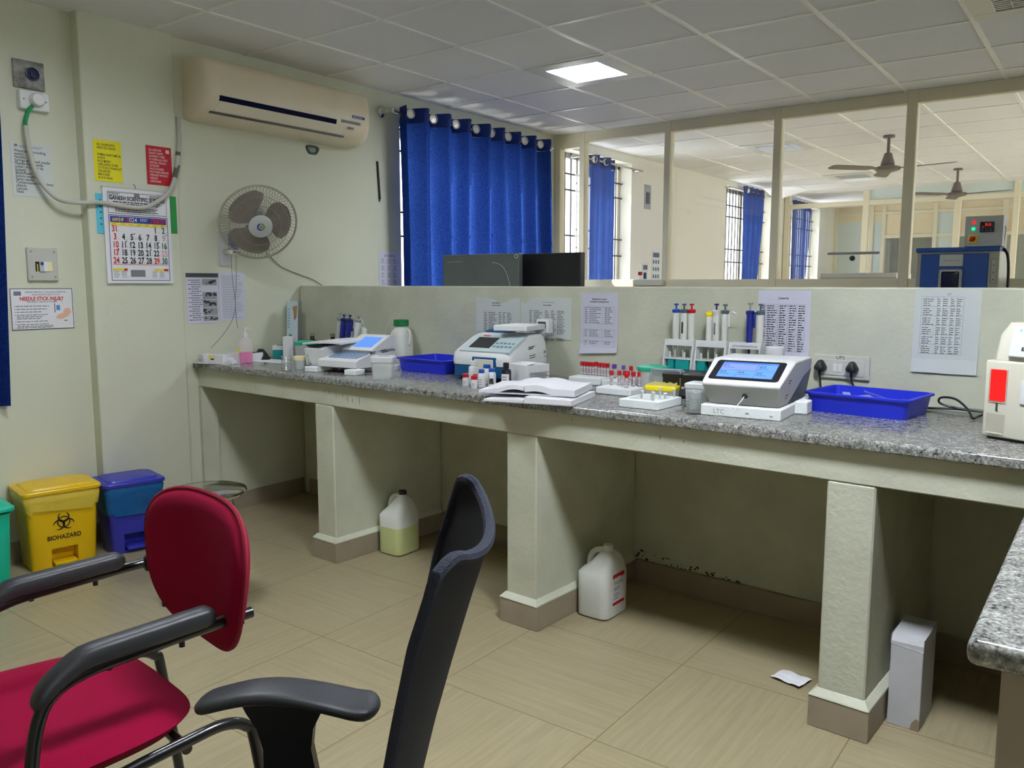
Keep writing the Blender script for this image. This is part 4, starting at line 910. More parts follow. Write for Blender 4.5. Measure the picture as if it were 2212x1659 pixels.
# white and blue analyser
a2 = cthing('biochemistry_analyser', 'white analyser with a blue base and dark screen beside the left blue tray', 'analyser', 1.70, .32, 3)
W2, D2 = .345, .33
b = B(); b.loft([rrect(W2*.9,D2-.06,.05,.004,W2/2,D2/2+.02,6), rrect(W2,D2,.05,.02,W2/2,D2/2,6), rrect(W2,D2,.05,.075,W2/2,D2/2,6)]); obj('blue_base', b, STEELB, a2)
b = B(); b.box(.02,W2-.02,.05,D2-.02,-.0005,.006); obj('foot_pad', b, BLACK, a2, 0)
b = B(); L = []
for (z, y0, y1, ins) in ((.073,-.002,D2,0),(.10,-.004,D2,0),(.125,.004,D2,.0),(.14,.022,D2,.004),(.165,.07,D2,.008),(.195,.125,D2-.005,.016),(.206,.155,D2-.015,.022),(.210,.18,D2-.03,.035)):
    L.append(rrect(W2-2*ins, y1-y0, .045, z, W2/2, (y0+y1)/2, 6))
b.loft(L); obj('upper_case', b, WHITE, a2, 50)
def slope(x0, x1, s0, s1, off):
    A = Vector((0,.022,.14)); Bq = Vector((0,.140,.200)); d = Bq-A; nn = Vector((0,-d.z,d.y)).normalized()
    p, q = A+d*s0+nn*off, A+d*s1+nn*off
    return [(x0,p.y,p.z),(x1,p.y,p.z),(x1,q.y,q.z),(x0,q.y,q.z)]
SB = [(0,1,2,3),(4,7,6,5),(0,4,5,1),(1,5,6,2),(2,6,7,3),(3,7,4,0)]
b = B(); b.add(slope(.05,.335,-.1,1.0,.004)+slope(.05,.335,-.1,1.0,-.012), SB); obj('control_panel', b, PANELB, a2, 0)
b = B(); b.add(slope(.085,.205,.12,.82,.0055)+slope(.085,.205,.12,.82,.003), SB); obj('dark_screen', b, DARKS, a2, 0)
b = B()
for i in range(2):
    for j in range(5): b.add(slope(.215+j*.023,.23+j*.023,.2+.22*i,.29+.22*i,.0052), [(0,1,2,3)])
b.add(slope(.236,.272,.16,.18,.0055), [(0,1,2,3)]); b.add(slope(.236,.272,.5,.52,.0055), [(0,1,2,3)]); obj('keypad', b, mat('key_teal', (96,140,158), .5), a2, 0)
b = B(); b.add(slope(.1,.14,.9,.96,.0055), [(0,1,2,3)]); obj('brand_mark', b, INKR, a2, 0)
b = B(); b.box(.135,.275,-.006,.01,.012,.112,.003,1); obj('front_recess', b, STEELB, a2, 0)
b = B(); b.box(.15,.26,-.0085,.0,.03,.103,.002,1); obj('front_door', b, OFFW, a2, 0)
b = B(); b.loft([rrect(.15,.12,.04,.207,.09,.27), rrect(.14,.11,.04,.216,.09,.27), rrect(.09,.08,.035,.228,.09,.27)]); obj('blue_top_lid', b, STEELB, a2)
b = B(); b.m = 0
for (y, z, w) in ((.15,.155,.05),(.15,.147,.035),(.155,.115,.05),(.158,.105,.045)): b.add([(W2+.0008,y,z),(W2+.0008,y+w,z+.004),(W2+.0008,y+w,z+.0005),(W2+.0008,y,z-.0035)], [(0,1,2,3)])
b.T = Matrix.Translation((W2+.0014,.27,.118)) @ Matrix.Rotation(PI/2,4,'Z'); text(b,'88',.022,0,0,0); text(b,'R.M.C',.014,.004,-.018,0); obj('side_marking', b, INK, a2, 0)
carton('foam_slab', 'white foam slab lying on top of the white and blue analyser', 'foam slab', 1.945, .545, 14, .17, .24, .026, FOAM, ZC+.2285, bev=.003)
dv = cthing('small_meter', 'small white meter with a dark display on the white and blue analyser', 'meter', 1.985, .675, 4, ZC+.2105)
b = B(); b.loft([rrect(.072,.045,.006,0),rrect(.07,.043,.006,.062),rrect(.066,.04,.006,.066)]); obj('meter_case', b, WHITE, dv)
b = B(); b.box(-.022,.022,-.0245,-.022,.022,.054,.002,1); obj('dark_display', b, DARKS, dv, 0)
# bottles in front of it
def bottle(label, u, v, d, h, body, cap, ch=.014, lab=None, neck=.62, sq=False):
    t = cthing('reagent_bottle', label, 'bottle', u, v)
    r = d/2; hb = h-ch
    b = B(); b.lathe([(r*.92,0),(r,.002),(r,hb*.78),(r*.92,hb*.88),(r*neck,hb*.96),(r*neck,hb)], n=22); obj('bottle_body', b, body, t)
    b = B(); b.lathe([(r*neck*1.12,hb-.002),(r*neck*1.15,hb),(r*neck*1.12,h-.001),(r*neck*.95,h)], n=22); obj('screw_cap', b, cap, t)
    if lab:
        b = B(); vs = []; n = 8
        for k in range(n+1):
            a = -PI/2-.3+1.6*k/n
            vs += [(r*1.012*math.cos(a), r*1.012*math.sin(a), hb*.08), (r*1.012*math.cos(a), r*1.012*math.sin(a), hb*.68)]
        b.add(vs, [(2*k,2*k+2,2*k+3,2*k+1) for k in range(n)]); b.m = 1
        for q in range(3):
            vs = []
            for k in range(n-1):
                a = -PI/2+.0+1.0*k/n; z = hb*(.2+.15*q)
                vs += [(r*1.02*math.cos(a), r*1.02*math.sin(a), z), (r*1.02*math.cos(a), r*1.02*math.sin(a), z+hb*(.05 if q else .03))]
            b.add(vs, [(2*k,2*k+2,2*k+3,2*k+1) for k in range(n-2)])
        obj('bottle_label', b, [lab, INKL], t)
    return t
bottle('small white bottle with a red cap, leftmost of the bottle cluster', 1.944, .163, .029, .054, WHITE, RED, lab=PAPER, neck=.85)
bottle('small white bottle with a red cap standing foremost in the cluster', 2.036, .118, .029, .055, WHITE, RED, lab=PAPER, neck=.85)
bottle('small bottle with a red cap half hidden behind the two front ones', 1.995, .175, .029, .054, WHITE, RED, neck=.85)
bottle('white bottle with a blue cap and clear neck in the cluster middle', 2.03, .172, .036, .078, WHITE, BLUECAP, lab=PAPER)
bottle('white bottle with a blue cap, rightmost of the blue-capped ones', 2.045, .222, .036, .08, WHITE, BLUECAP, lab=PAPER, neck=.7)
bottle('taller white bottle with a blue cap at the back of the cluster', 1.96, .286, .042, .086, WHITE, BLUECAP, neck=.7)
bottle('white bottle with a plain white ridged cap in the cluster', 1.932, .217, .034, .08, SHEER, WHITE, ch=.02, neck=.75)
bottle('tall clear bottle with a white cap against the blue analyser base', 1.895, .268, .045, .1, SHEER, WHITE, ch=.02, neck=.55)
bottle('tiny amber vial with a dark cap between the red capped bottles', 2.012, .135, .016, .042, AMBER, BLACK, neck=.8)
bottle('tiny amber vial with a paper label at the right of the cluster', 2.085, .172, .021, .042, AMBER, mat('brown_cap', (62,50,46), .4), lab=PAPER, neck=.75)
bottle('black bottle with a white label beside the white carton', 2.092, .262, .046, .104, mat('black_bottle', (28,34,40), .3), BLACK, ch=.022, lab=PAPER, neck=.5)
def dca(b):
    b.m = 1; [b.add([(.0656,-.055+.03*0,.06-.008*k),(.0656,.06*(1-.2*(k%2)),.06-.008*k),(.0656,.06*(1-.2*(k%2)),.057-.008*k),(.0656,-.055,.057-.008*k)], [(0,1,2,3)]) for k in range(6)]; b.quad(-.0,.088,.0,.0,-.07); b.m = 2; b.box(.012,.028,-.02,.0,.0956,.096)
ctn = cthing('white_carton', 'white reagent carton with a printed side behind the black bottle', 'carton', 2.127, .375, -8)
b = B(); b.box(-.06,.06,-.07,.07,0,.093,.001,1); dca(b); b.m = 3; b.add([(-.055,-.069,.0935),(.02,-.069,.0935),(.0,-.02,.0935),(-.055,-.03,.0935)], [(0,1,2,3)])
obj('carton_body', b, [CARD, INKL, DGREY, BLACK], ctn, 0)
b = B(); b.add([(-.06,-.07,.093),(.06,-.07,.093),(.058,.0,.102),(-.05,.0,.1),(-.06,-.07,.094),(.06,-.07,.094),(.058,.0,.103),(-.05,.0,.101)], [(0,3,2,1),(4,5,6,7),(0,1,5,4),(1,2,6,5),(2,3,7,6),(3,0,4,7)]); b.fm = [0]*6; obj('carton_flap', b, CARD, ctn, 0)
# registers
lo = cthing('register_book', 'thick white register lying open under the other one at the counter edge', 'book', 2.475, -.09, 17)
def pages(b, x0, x1, d, zf, th, n=10, curl=0):
    top = []; 
    for side in (0,1):
        for k in range(n+1):
            f = k/n; x = x0+(x1-x0)*f
            for y in (0, d): top.append((x, y, zf(f)+(curl*f**3 if y == 0 else 0)-(th*(1 if side else 0)*(1-.0*f))))
    m = 2*(n+1); fs = []
    for k in range(n):
        a = 2*k; fs += [(a,a+2,a+3,a+1),(a+m,a+1+m,a+3+m,a+2+m),(a,a+m,a+2+m,a+2),(a+1,a+3,a+3+m,a+1+m)]
    fs += [(0,1,1+m,m),(2*n,2*n+m,2*n+1+m,2*n+1)]
    b.add(top, fs)
b = B(); pages(b,.0,.185,.3,lambda f: .023-.004*f,.0205); obj('right_pages', b, PAPER, lo, 60)
b = B(); pages(b,-.005,-.165,.3,lambda f: .012-.004*f,.008); obj('left_pages', b, PAPER, lo, 60)
b = B(); b.box(-.172,.192,-.004,.304,0,.003); obj('cover', b, mat('book_cover', (170,172,178), .6), lo, 0)
up = cthing('register_book', 'open white register with curved blank pages lying on top', 'book', 2.43, -.035, 20, ZC+.0235)
b = B(); pages(b,.003,.20,.27,lambda f: .030+.010*math.sin(PI*min(1,f*1.6+.12))-.006*f,.024,14)
obj('right_pages', b, PAPER, up, 60)
b = B(); pages(b,-.003,-.185,.27,lambda f: .026+.012*math.sin(PI*min(1,f*1.5+.15))-.010*f,.017,14,-.006); obj('left_pages', b, PAPER, up, 60)
b = B(); b.box(-.18,.205,-.003,.273,0,.004); obj('cover', b, PAPERB, up, 0)
# foam tube racks
def rack(label, u, v, rot, w, d, h):
    return carton('foam_rack', label, 'tube rack', u, v, rot, w, d, h, FOAM, bev=.004)
rack('white foam rack holding the straight row of red capped tubes', 2.315, .598, 2, .165, .14, .033)
rack('white foam rack right of the straight row of red tubes', 2.487, .60, 2, .16, .14, .03)
rack('white foam rack with scattered red capped tubes near the teal jar', 2.605, .385, 0, .165, .14, .029)
def tube_proto(cap, lab):
    t = thing('blood_tube', 'x', 'test tube')
    b = B(); b.lathe([(.0025,-.012),(.0055,-.006),(.0062,-.001),(.0062,.046)], n=14); obj('tube_glass', b, mat('tube_plastic', (206,196,194), .2, alpha=.75), t)
    b = B(); vs = []; n = 12
    for k in range(n+1):
        a = -2.6+3.6*k/n; vs += [(.00645*math.cos(a), .00645*math.sin(a), .006), (.00645*math.cos(a), .00645*math.sin(a), .036)]
    b.add(vs, [(2*k,2*k+2,2*k+3,2*k+1) for k in range(n)]); b.m = 1
    for q in range(6):
        a = -2.2+.45*q; b.add([(.0067*math.cos(a), .0067*math.sin(a), .010),(.0067*math.cos(a+.18), .0067*math.sin(a+.18), .010),(.0067*math.cos(a+.18), .0067*math.sin(a+.18), .032),(.0067*math.cos(a), .0067*math.sin(a), .032)], [(0,1,2,3)])
    obj('tube_label', b, [PAPER, mat('label_print', (120,60,72), .7)], t)
    b = B(); b.lathe([(.0078,.042),(.0082,.044),(.0082,.058),(.0074,.06),(.003,.06)], n=16); obj('tube_cap', b, cap, t)
    return t
rt = tube_proto(RED, None); pt_ = tube_proto(PURPLE, None); first = {'r': True, 'p': True}
def put_tube(kind, u, v, z, label, group, tilt=0):
    src = rt if kind == 'r' else pt_
    if first[kind]: first[kind] = False; o = src; o.location = ct(u, v, z); o['label'] = label
    else: o = dup(src, ct(u, v, z), 0, label)
    o.rotation_euler = (math.radians(tilt*.6), math.radians(tilt), random.uniform(-.5,.5)); o['group'] = group
    return o
for k in range(10):
    put_tube('r', 2.247+k*.0155, .615, ZC+.033+(.003 if k == 5 else 0), 'red capped blood tube in the straight back row of the left foam rack' if k != 5 else 'red capped blood tube standing slightly higher in the straight back row', 'red capped tubes in the straight row')
put_tube('p', 2.413, .622, ZC+.03, 'purple capped tube touching the end of the straight red row', 'purple capped tubes', 0)
put_tube('p', 2.432, .600, ZC+.034, 'purple capped tube leaning just right of the straight red row', 'purple capped tubes', 6)
put_tube('p', 2.475, .608, ZC+.03, 'purple capped tube standing alone between the two red groups', 'purple capped tubes', -5)
put_tube('r', 2.515, .60, ZC+.03, 'single red capped tube behind the scattered front tubes', 'red capped tubes in the front racks')
for (u, v, lab) in ((2.545,.40,'leftmost red capped tube of the scattered front rack'),(2.573,.415,'second red capped tube from the left in the front rack'),(2.59,.43,'third red capped tube from the left in the front rack'),(2.607,.425,'fourth red capped tube from the left in the front rack'),(2.628,.43,'fifth red capped tube from the left in the front rack'),(2.645,.41,'sixth red capped tube from the left in the front rack'),(2.645,.355,'red capped tube standing foremost in the front rack'),(2.662,.425,'second red capped tube from the right in the front rack'),(2.681,.43,'rightmost red capped tube of the front rack, next to the teal jar')):
    put_tube('r', u, v, ZC+.029, lab, 'red capped tubes in the front racks')
snap_jar('waste_jar', 'teal-lidded plastic jar beside the yellow tip box', 2.695, .475, .06, .11, SHEER, TEALL)
cup = cthing('clear_container', 'small clear plastic box behind the front tube rack', 'container', 2.585, .55, 0)
b = B(); b.loft([rrect(.05,.04,.006,0),rrect(.058,.048,.006,.06),rrect(.05,.04,.006,.064)]); obj('container_body', b, mat('faint_plastic', (226,230,230), .3, alpha=.5), cup)
# yellow tip box
tp = cthing('tip_box', 'clear tip box with a yellow deck and raised lid', 'tip box', 2.75, .315, 10)
b = B(); b.loft([rrect(.112,.08,.008,0,.06,.045),rrect(.122,.088,.008,.036,.06,.045)]); obj('box_base', b, SHEER, tp)
b = B(); b.loft([rrect(.122,.09,.01,.034,.06,.045),rrect(.126,.092,.01,.046,.06,.045),rrect(.118,.086,.01,.052,.06,.045)]); obj('yellow_deck', b, YELF, tp)
b = B()
for i in range(11):
    for j in range(7): b.cyl(.012+i*.0096, .014+j*.0105, .05, .058+.002*((i*j) % 3), .0034, .003, 6)
o = obj('tips', b, mat('tip_plastic', (230,222,150), .4, alpha=.7), tp); o['kind'] = 'stuff'
b = B(); b.box(.0,.124,.092,.096,.04,.112,.002,1); b.box(.0,.004,.066,.094,.04,.112,.001,1); b.box(.12,.124,.066,.094,.04,.112,.001,1); b.box(.0,.124,.066,.094,.108,.112,.001,1); obj('raised_lid', b, mat('smoky_lid', (196,204,214), .35, alpha=.45), tp, 0)
# foam tray with microtubes
ft = cthing('foam_tray', 'white foam tray holding small microtubes at the front of the worktop', 'foam tray', 2.865, .165, 2)
b = B(); b.loft([rrect(.155,.18,.006,0),rrect(.162,.188,.008,.002),rrect(.162,.188,.008,.028),rrect(.15,.176,.008,.03),rrect(.118,.135,.02,.030),rrect(.112,.128,.02,.017)]); obj('tray_body', b, FOAM, ft)
mt = None
for k, (u, v, tl, z, lab) in enumerate(((2.815,.19,4,0,'clear microtube leaning at the left of the foam tray'),(2.872,.225,0,.012,'clear microtube with a flared cap standing highest in the foam tray'),(2.925,.235,0,.008,'clear microtube with a flared cap at the back right of the foam tray'),(2.915,.185,-8,0,'clear microtube lower right in the foam tray'),(2.875,.175,3,0,'clear microtube in the middle of the foam tray'),(2.85,.2,-3,0,'clear microtube left of the tallest one in the foam tray'))):
    if mt is None:
        mt = thing('microtube', lab, 'microtube')
        b = B(); b.lathe([(.002,0),(.0045,.012),(.0052,.03),(.0052,.034)], n=12); obj('tube_body', b, mat('micro_plastic', (228,230,224), .3, alpha=.8), mt)
        b = B(); b.lathe([(.0065,.033),(.0085,.038),(.006,.0385)], n=12); b.box(-.004,.004,.004,.011,.035,.0375,.001,1); obj('tube_cap', b, mat('micro_cap', (232,232,226), .4), mt)
        o = mt
    else: o = dup(mt, (0,0,0), 0, lab)
    o.location = ct(u, v, ZC+.0185+z*.2); o.rotation_euler = (math.radians(tl), math.radians(tl*.7), k); o['group'] = 'microtubes in the foam tray'
    o.scale = (.8,.8,.8 if not z else 1.05)
beaker('clear glass beaker half full of water in front of the touchscreen analyser', 3.078, .095, .026, .078, .05)
wc = cthing('white_container', 'translucent white lidded container behind the water beaker', 'container', 3.035, .225, 8)
b = B(); b.loft([rrect(.08,.08,.008,0),rrect(.088,.088,.008,.078)]); obj('container_body', b, SHEER, wc)
b = B(); b.loft([rrect(.092,.092,.008,.076),rrect(.093,.093,.008,.09),rrect(.086,.086,.008,.093)]); obj('lid', b, mat('frosted_lid2', (224,228,228), .4, alpha=.92), wc)
# black printer-like device and the pipette stands behind it
bd = cthing('black_device', 'flat black device behind the tip box, under the teal holders', 'device', 2.9, .485, 4)
b = B(); b.loft([rrect(.25,.16,.012,0),rrect(.25,.16,.012,.078),rrect(.255,.165,.014,.084),rrect(.255,.165,.014,.094),rrect(.24,.15,.014,.098)]); obj('device_case', b, BLACK, bd)
b = B(); b.box(-.11,.06,-.083,-.081,.012,.05); b.m = 1; [b.box(-.1+.02*k,-.088+.02*k,-.0835,-.083,.04,.047) for k in range(7)]; b.box(-.09,-.06,-.03,.0,.0985,.101); obj('front_slots', b, [DGREY, LGREY], bd, 0)
def stand(label, u, v, text_on=False):
    t = cthing('pipette_stand', label, 'pipette stand', u, v)
    for sx in (-1, 1):
        b = B(); x = sx*.064
        b.prism([(-.062,0),(.062,0),(.022,.212),(-.022,.212)], 'x', x-.003, x+.003); obj('side_panel', b, WHITE, t, 0)
    b = B(); b.box(-.067,.067,-.026,-.021,.186,.212,.001,1); b.box(-.061,.061,-.022,.022,.207,.212); 
    obj('top_bar', b, WHITE, t, 0)
    if text_on: b = B(); text(b,'Lig Tech Lab Equipments Pvt. Ltd',.0085,0,.195,-.0268,'CENTER',.9,.015); obj('top_lettering', b, INKB, t, 0)
    b = B(); b.box(-.061,.061,-.04,.04,.130,.134); [b.cyl(x,-.03,.134,.16,.0035) for x in (-.038,.03)]; obj('shelf', b, WHITE, t, 0)
    b = B(); b.box(-.061,.061,-.055,.055,.0,.006); obj('foot_plate', b, WHITE, t, 0)
    return t
SV = .665
stand('left white pipette stand holding blue, grey and red topped pipettes', 2.722, SV)
stand('middle white pipette stand holding yellow and purple topped pipettes', 2.866, SV)
stand('right white pipette stand printed with blue lettering', 3.012, SV, True)
PW = mat('pipette_white', (222,222,216), .4)
zt = ZC+.205
BLG = mat('slate_cap', (84,98,104), .4)
for (u, m, col, btn, lab, hk, sh_, l_) in ((2.693,PW,BLUECAP,None,'white pipette with a blue button, leftmost in the left stand',False,.026,None),(2.73,PW,BLG,None,'white pipette with a slate grey button in the left stand',False,.026,INK),(2.765,PW,RED,None,'white pipette with a red button in the left stand',False,.026,None),
    (2.845,PW,YELF,None,'short white pipette with a yellow cap in the middle stand',True,.008,INKL),(2.876,PW,PW,mat('purple_button', (62,44,110), .4),'white pipette with a purple button in the middle stand',False,.028,INKL),(2.914,PW,BLG,None,'white pipette with a grey button and finger hook in the middle stand',True,.026,INK),
    (3.02,PIPB,PIPB,STEEL,'dark blue pipette with a steel plunger in the right stand',True,.034,PAPER),(3.063,PW,BLG,None,'white pipette with a grey button in the right stand',False,.03,None)):
    bl = .13 if col is not YELF else .118
    z = zt
    pipette('pipette', lab, u, SV-.002, z, 0, 0, m, col, sh_, bl, hk, .0148, btn, rot=0 if not hk else -70, tip=.09 if m is PW else .075, lab=l_)
def tealbox(label, u, v, w, h, hole):
    t = cthing('teal_holder', label, 'holder', u, v)
    b = B(); b.box(-w/2,w/2,-.022,.022,0,h,.004); obj('holder_body', b, TEAL, t)
    if hole: b = B(); b.T = Matrix.Translation((0,-.0225,h*.55)) @ Matrix.Rotation(PI/2,4,'X'); b.lathe([(.012,0),(.012,.002),(.009,.002)]); obj('round_hole', b, DGREY, t)
tealbox('teal plastic holder with a round hole on the left stand foot', 2.745, .645, .062, .128, True)
tealbox('narrow teal plastic holder at the left edge of the left stand foot', 2.69, .65, .03, .128, False)
tealbox('teal plastic holder on the foot of the middle stand', 2.83, .645, .035, .128, False)
# touchscreen analyser on foam
fb = carton('foam_slab', 'marked white foam slab under the touchscreen analyser', 'foam slab', 3.215, .29, 7, .27, .37, .037, FOAM, bev=.003, deco=lambda b: (setattr(b,'m',1), text(b,'LTC',.022,-.09,.01,-.1862), b.quad(.02,.02,.012,.006,-.186), b.quad(.1,.016,.01,.005,-.186)), mats=[GREY])
carton('foam_block', 'small white foam block between the touchscreen analyser and right blue tray', 'foam block', 3.362, .345, 7, .045, .075, .045, FOAM, bev=.004)
a3 = cthing('touchscreen_analyser', 'white analyser with a lit blue touchscreen showing five numbered tiles', 'analyser', 3.215, .30, 7, ZC+.0373)
def ring(x, y0, y1, z): return [(-x,y0,z),(x,y0,z),(x,y1,z),(-x,y1,z)]
b = B()
prof = [(-.16,.004),(-.155,.0),(.19,.0),(.19,.128),(.165,.148),(-.02,.148),(-.055,.147),(-.197,.082),(-.205,.074),(-.2,.065)]
N = 9
def wid(k): return .119+.16*prof[k][1]
vs = [(-wid(k),y,z) for k,(y,z) in enumerate(prof)]+[(wid(k),y,z) for k,(y,z) in enumerate(prof)]
n = len(prof); b.add(vs, [tuple(range(n)), tuple(reversed(range(n,2*n)))]+[(k,(k+1)%n,n+(k+1)%n,n+k) for k in range(n)])
cs_ = obj('analyser_case', b, WHITE, a3, 25); md = cs_.modifiers.new('edge', 'BEVEL'); md.width = .006; md.segments = 3; md.limit_method = 'ANGLE'; md.angle_limit = math.radians(28)
def scr(x0, x1, s0, s1, off, rad=0):
    A = Vector((0,-.197,.082)); Q = Vector((0,-.055,.147)); d = Q-A; nn = Vector((0,-d.z,d.y)).normalized()
    if rad:
        L = d.length; return [((cx), *(A+d*(cy/L)+nn*off)[1:]) for cx, cy, _ in rrect(x1-x0, (s1-s0)*L, rad, 0, (x0+x1)/2, (s0+s1)/2*L)]
    p, q = A+d*s0+nn*off, A+d*s1+nn*off
    return [(x0,p.y,p.z),(x1,p.y,p.z),(x1,q.y,q.z),(x0,q.y,q.z)]
b = B(); b.loft([scr(-.118,.118,.09,.92,-.002,.012), scr(-.118,.118,.09,.92,.0012,.012)]); bz = obj('screen_bezel', b, mat('bezel', (22,24,38), .15), a3, 0)
b = B(); b.loft([scr(-.094,.094,.19,.84,.0005,.001), scr(-.094,.094,.19,.84,.0018,.001)])
b.m = 1; b.add(scr(-.093,.028,.5,.76,.0022), [(0,1,2,3)]); b.m = 2
b.add(scr(.031,.093,.5,.76,.0022), [(0,1,2,3)]); [b.add(scr(-.093+.0625*k,-.033+.0625*k,.2,.48,.0022), [(0,1,2,3)]) for k in range(3)]
A = Vector((0,-.197,.082)); Q = Vector((0,-.055,.147)); d = (Q-A); LS = d.length; d.normalize(); nn = Vector((0,-d.z,d.y))
MS = Matrix(((1,0,0,0),(0,nn.y*-1,d.y,A.y),(0,nn.z*-1,d.z,A.z),(0,0,0,1)))
b.m = 3; b.T = MS
for s, x, f in (('01.',-.088,.64),('02.',.036,.62),('03.',-.088,.36),('04.',-.026,.36),('05.',.036,.35)):
    text(b, s, .019, x, f*LS, -.0028, sx=1.1); bars(b, x, f*LS-.006, .04, 1, .005, .0022, -.0028, .2, seed=int(s[1]))
bars(b,-.09,.81*LS,.17,1,.004,.002,-.0028,.1,seed=2); b.T = Matrix.Identity(4)
obj('lit_screen', b, [SCREENB, screen_mat('tile_lilac', (138,166,246)), SCREENP, INKB], bz, 0)
b = B(); b.T = Matrix.Translation((.012,-.184,.036)) @ Matrix.Rotation(math.radians(75),4,'X'); b.lathe([(.008,-.006),(.008,.006),(.005,.007)], n=16); obj('probe_port', b, BLACK, a3)
b = B(); b.tube([(.012,-.19,.036),(.004,-.2,.02),(-.006,-.208,.005),(-.012,-.213,-.008)], .0016, 6, 4); obj('probe_tube', b, WHITE, a3)
def sx_(z, e): return .119+.16*z+e
PS = [(-.05,.004),(.186,.004),(.186,.105),(.10,.085)]
b = B(); b.loft([[(sx_(z,-.003),y,z) for y,z in PS],[(sx_(z,.0014),y,z) for y,z in PS]]); obj('dark_side_panel', b, mat('navy_grille', (40,50,70), .3), a3, 0)
b = B(); [b.add([(sx_(z,.0015),y,z),(sx_(z,.0015),y+.045,z),(sx_(z+h,.0015),y+.045,z+h),(sx_(z+h,.0015),y,z+h)], [(0,1,2,3)]) for (y,z,h) in ((-.115,.058,.04),(-.118,.018,.032))]; b.m = 1; [b.add([(sx_(z,.0022),y,z),(sx_(z,.0022),y+w,z),(sx_(z+.003,.0022),y+w,z+.003),(sx_(z+.003,.0022),y,z+.003)], [(0,1,2,3)]) for (y,z,w) in ((-.111,.085,.035),(-.107,.076,.025),(-.113,.036,.03),(-.113,.027,.02))]; obj('side_sticker', b, [PAPER, INK], a3, 0)
dr = cthing('plastic_drum', 'squat white plastic bottle with thin tubing behind the touchscreen analyser', 'bottle', 3.135, .64)
b = B(); b.lathe([(.04,0),(.043,.004),(.043,.145),(.038,.165),(.032,.172)], n=28); obj('bottle_body', b, HDPE, dr)
b = B(); b.lathe([(.035,.17),(.036,.174),(.036,.2),(.032,.204),(.002,.205)], n=28); obj('cap', b, WHITE, dr)
b = B(); b.tube([(.012,0,.204),(.008,-.01,.228),(-.016,-.015,.242),(-.04,-.02,.218),(-.05,-.025,.17),(-.052,-.03,.12)], .0018, 6, 5); obj('tubing', b, LGREY, dr)
tr = tray('right blue plastic tray of glass slides below the UPS sockets', 3.525, .525, -4, .34, .255, .07, BLUET)
SL = mat('slide_glass', (206,216,224), .08, alpha=.45)
s0 = None; rr = random.Random(5)
for k in range(12):
    u, v = 3.54+rr.uniform(-.09,.09), .525+rr.uniform(-.06,.07)
    if s0 is None:
        b = B(); b.box(-.038,.038,-.013,.013,0,.0012); s0 = obj('glass_slide', b, SL, None, 0); o = s0
    else: o = s0.copy(); C.objects.link(o)
    o.location = ct(u, v, ZC+.018+.0035*k); o.rotation_euler = (rr.uniform(-.35,.35), rr.uniform(-.3,.3), rr.uniform(0,3)); tag(o, 'clear glass slide lying loose in the right blue tray', 'slide', 'glass slides in the tray')
b = B(); b.tube([tuple(ct(u,v,ZC+z)) for u,v,z in ((3.66,.70,.006),(3.76,.70,.012),(3.86,.69,.01),(4.0,.69,.006))], .004, 7, 6)
b.tube([tuple(ct(u,v,ZC+z)) for u,v,z in ((4.0,.705,.02),(3.92,.66,.03),(3.86,.60,.012),(3.845,.56,.006),(3.82,.60,.03),(3.77,.66,.052),(3.72,.69,.05),(3.715,.695,.03),(3.76,.70,.017),(3.85,.70,.014),(3.98,.70,.008))], .004, 7, 7)
tag(obj('power_cable', b, BLACK), 'black power cable looped between the right tray and the beige analyser', 'cable')
# beige analyser at the right edge
bg = cthing('beige_analyser', 'beige analyser with a glowing red light at the right edge of the view', 'analyser', 3.928, .225, -21)
b = B(); b.box(0,.34,0,.32,.008,.228,.006,3); obj('lower_case', b, OFFW, bg)
b = B(); b.loft([rrect(.332,.30,.02,.2285,.174,.165), rrect(.326,.285,.02,.30,.177,.17), rrect(.30,.25,.02,.335,.177,.175)]); obj('upper_case', b, OFFW, bg)
b = B(); b.box(.012,.33,.012,.3,0,.009); obj('dark_plinth', b, BLACK, bg, 0)
b = B(); b.loft([rrect(.044,.0895,.004,0,0,0),rrect(.044,.0895,.004,.004,0,0)]); b2 = B()
for x, y, z in b.v: b2.v.append((x+.041, -z+.0005, y+.158))
b2.f = b.f; b2.fm = b.fm; obj('red_light', b2, LEDR, bg, 0)
b = B(); b.box(.014,.066,-.002,.003,.106,.204,.0015,1); obj('light_surround', b, mat('beige_dark', (176,172,156), .5), bg, 0)
b = B(); b.box(.038,.043,-.003,.002,.084,.108); obj('slot', b, DGREY, bg, 0)
b = B(); b.box(.012,.064,-.001,.006,.018,.076,.0,1); b.m = 1; b.box(.014,.062,-.003,.004,.018,.022); obj('pocket', b, [mat('beige_dark', (176,172,156), .5), OFFW], bg, 0)
b = B(); b.box(.104,.15,-.006,.004,.11,.18,.004); b.m = 1; b.box(.118,.14,-.0075,-.005,.12,.17); obj('slide_tray', b, [WHITE, GREY], bg, 0)
b = B(); b.T = Matrix.Translation((.058,.022,.236)) @ Matrix.Rotation(math.radians(-14),4,'X'); b.box(0,.2,-.022,.01,0,.09,.004); 
b.m = 1; b.box(.04,.1,-.0235,-.021,.036,.068); b.m = 2; [b.box(.036+.016*k,.05+.016*k,-.0235,-.021,.018,.029) for k in range(5)]; b.m = 3; [text(b,str(k+1),.009,.04+.016*k,.0205,-.0245) for k in range(5)]; b.m = 4; b.box(.022,.026,-.0232,-.021,.074,.078)
obj('key_panel', b, [WHITE, mat('lcd_grey', (120,128,160), .2), DGREY, WHITE, LEDG], bg, 0)

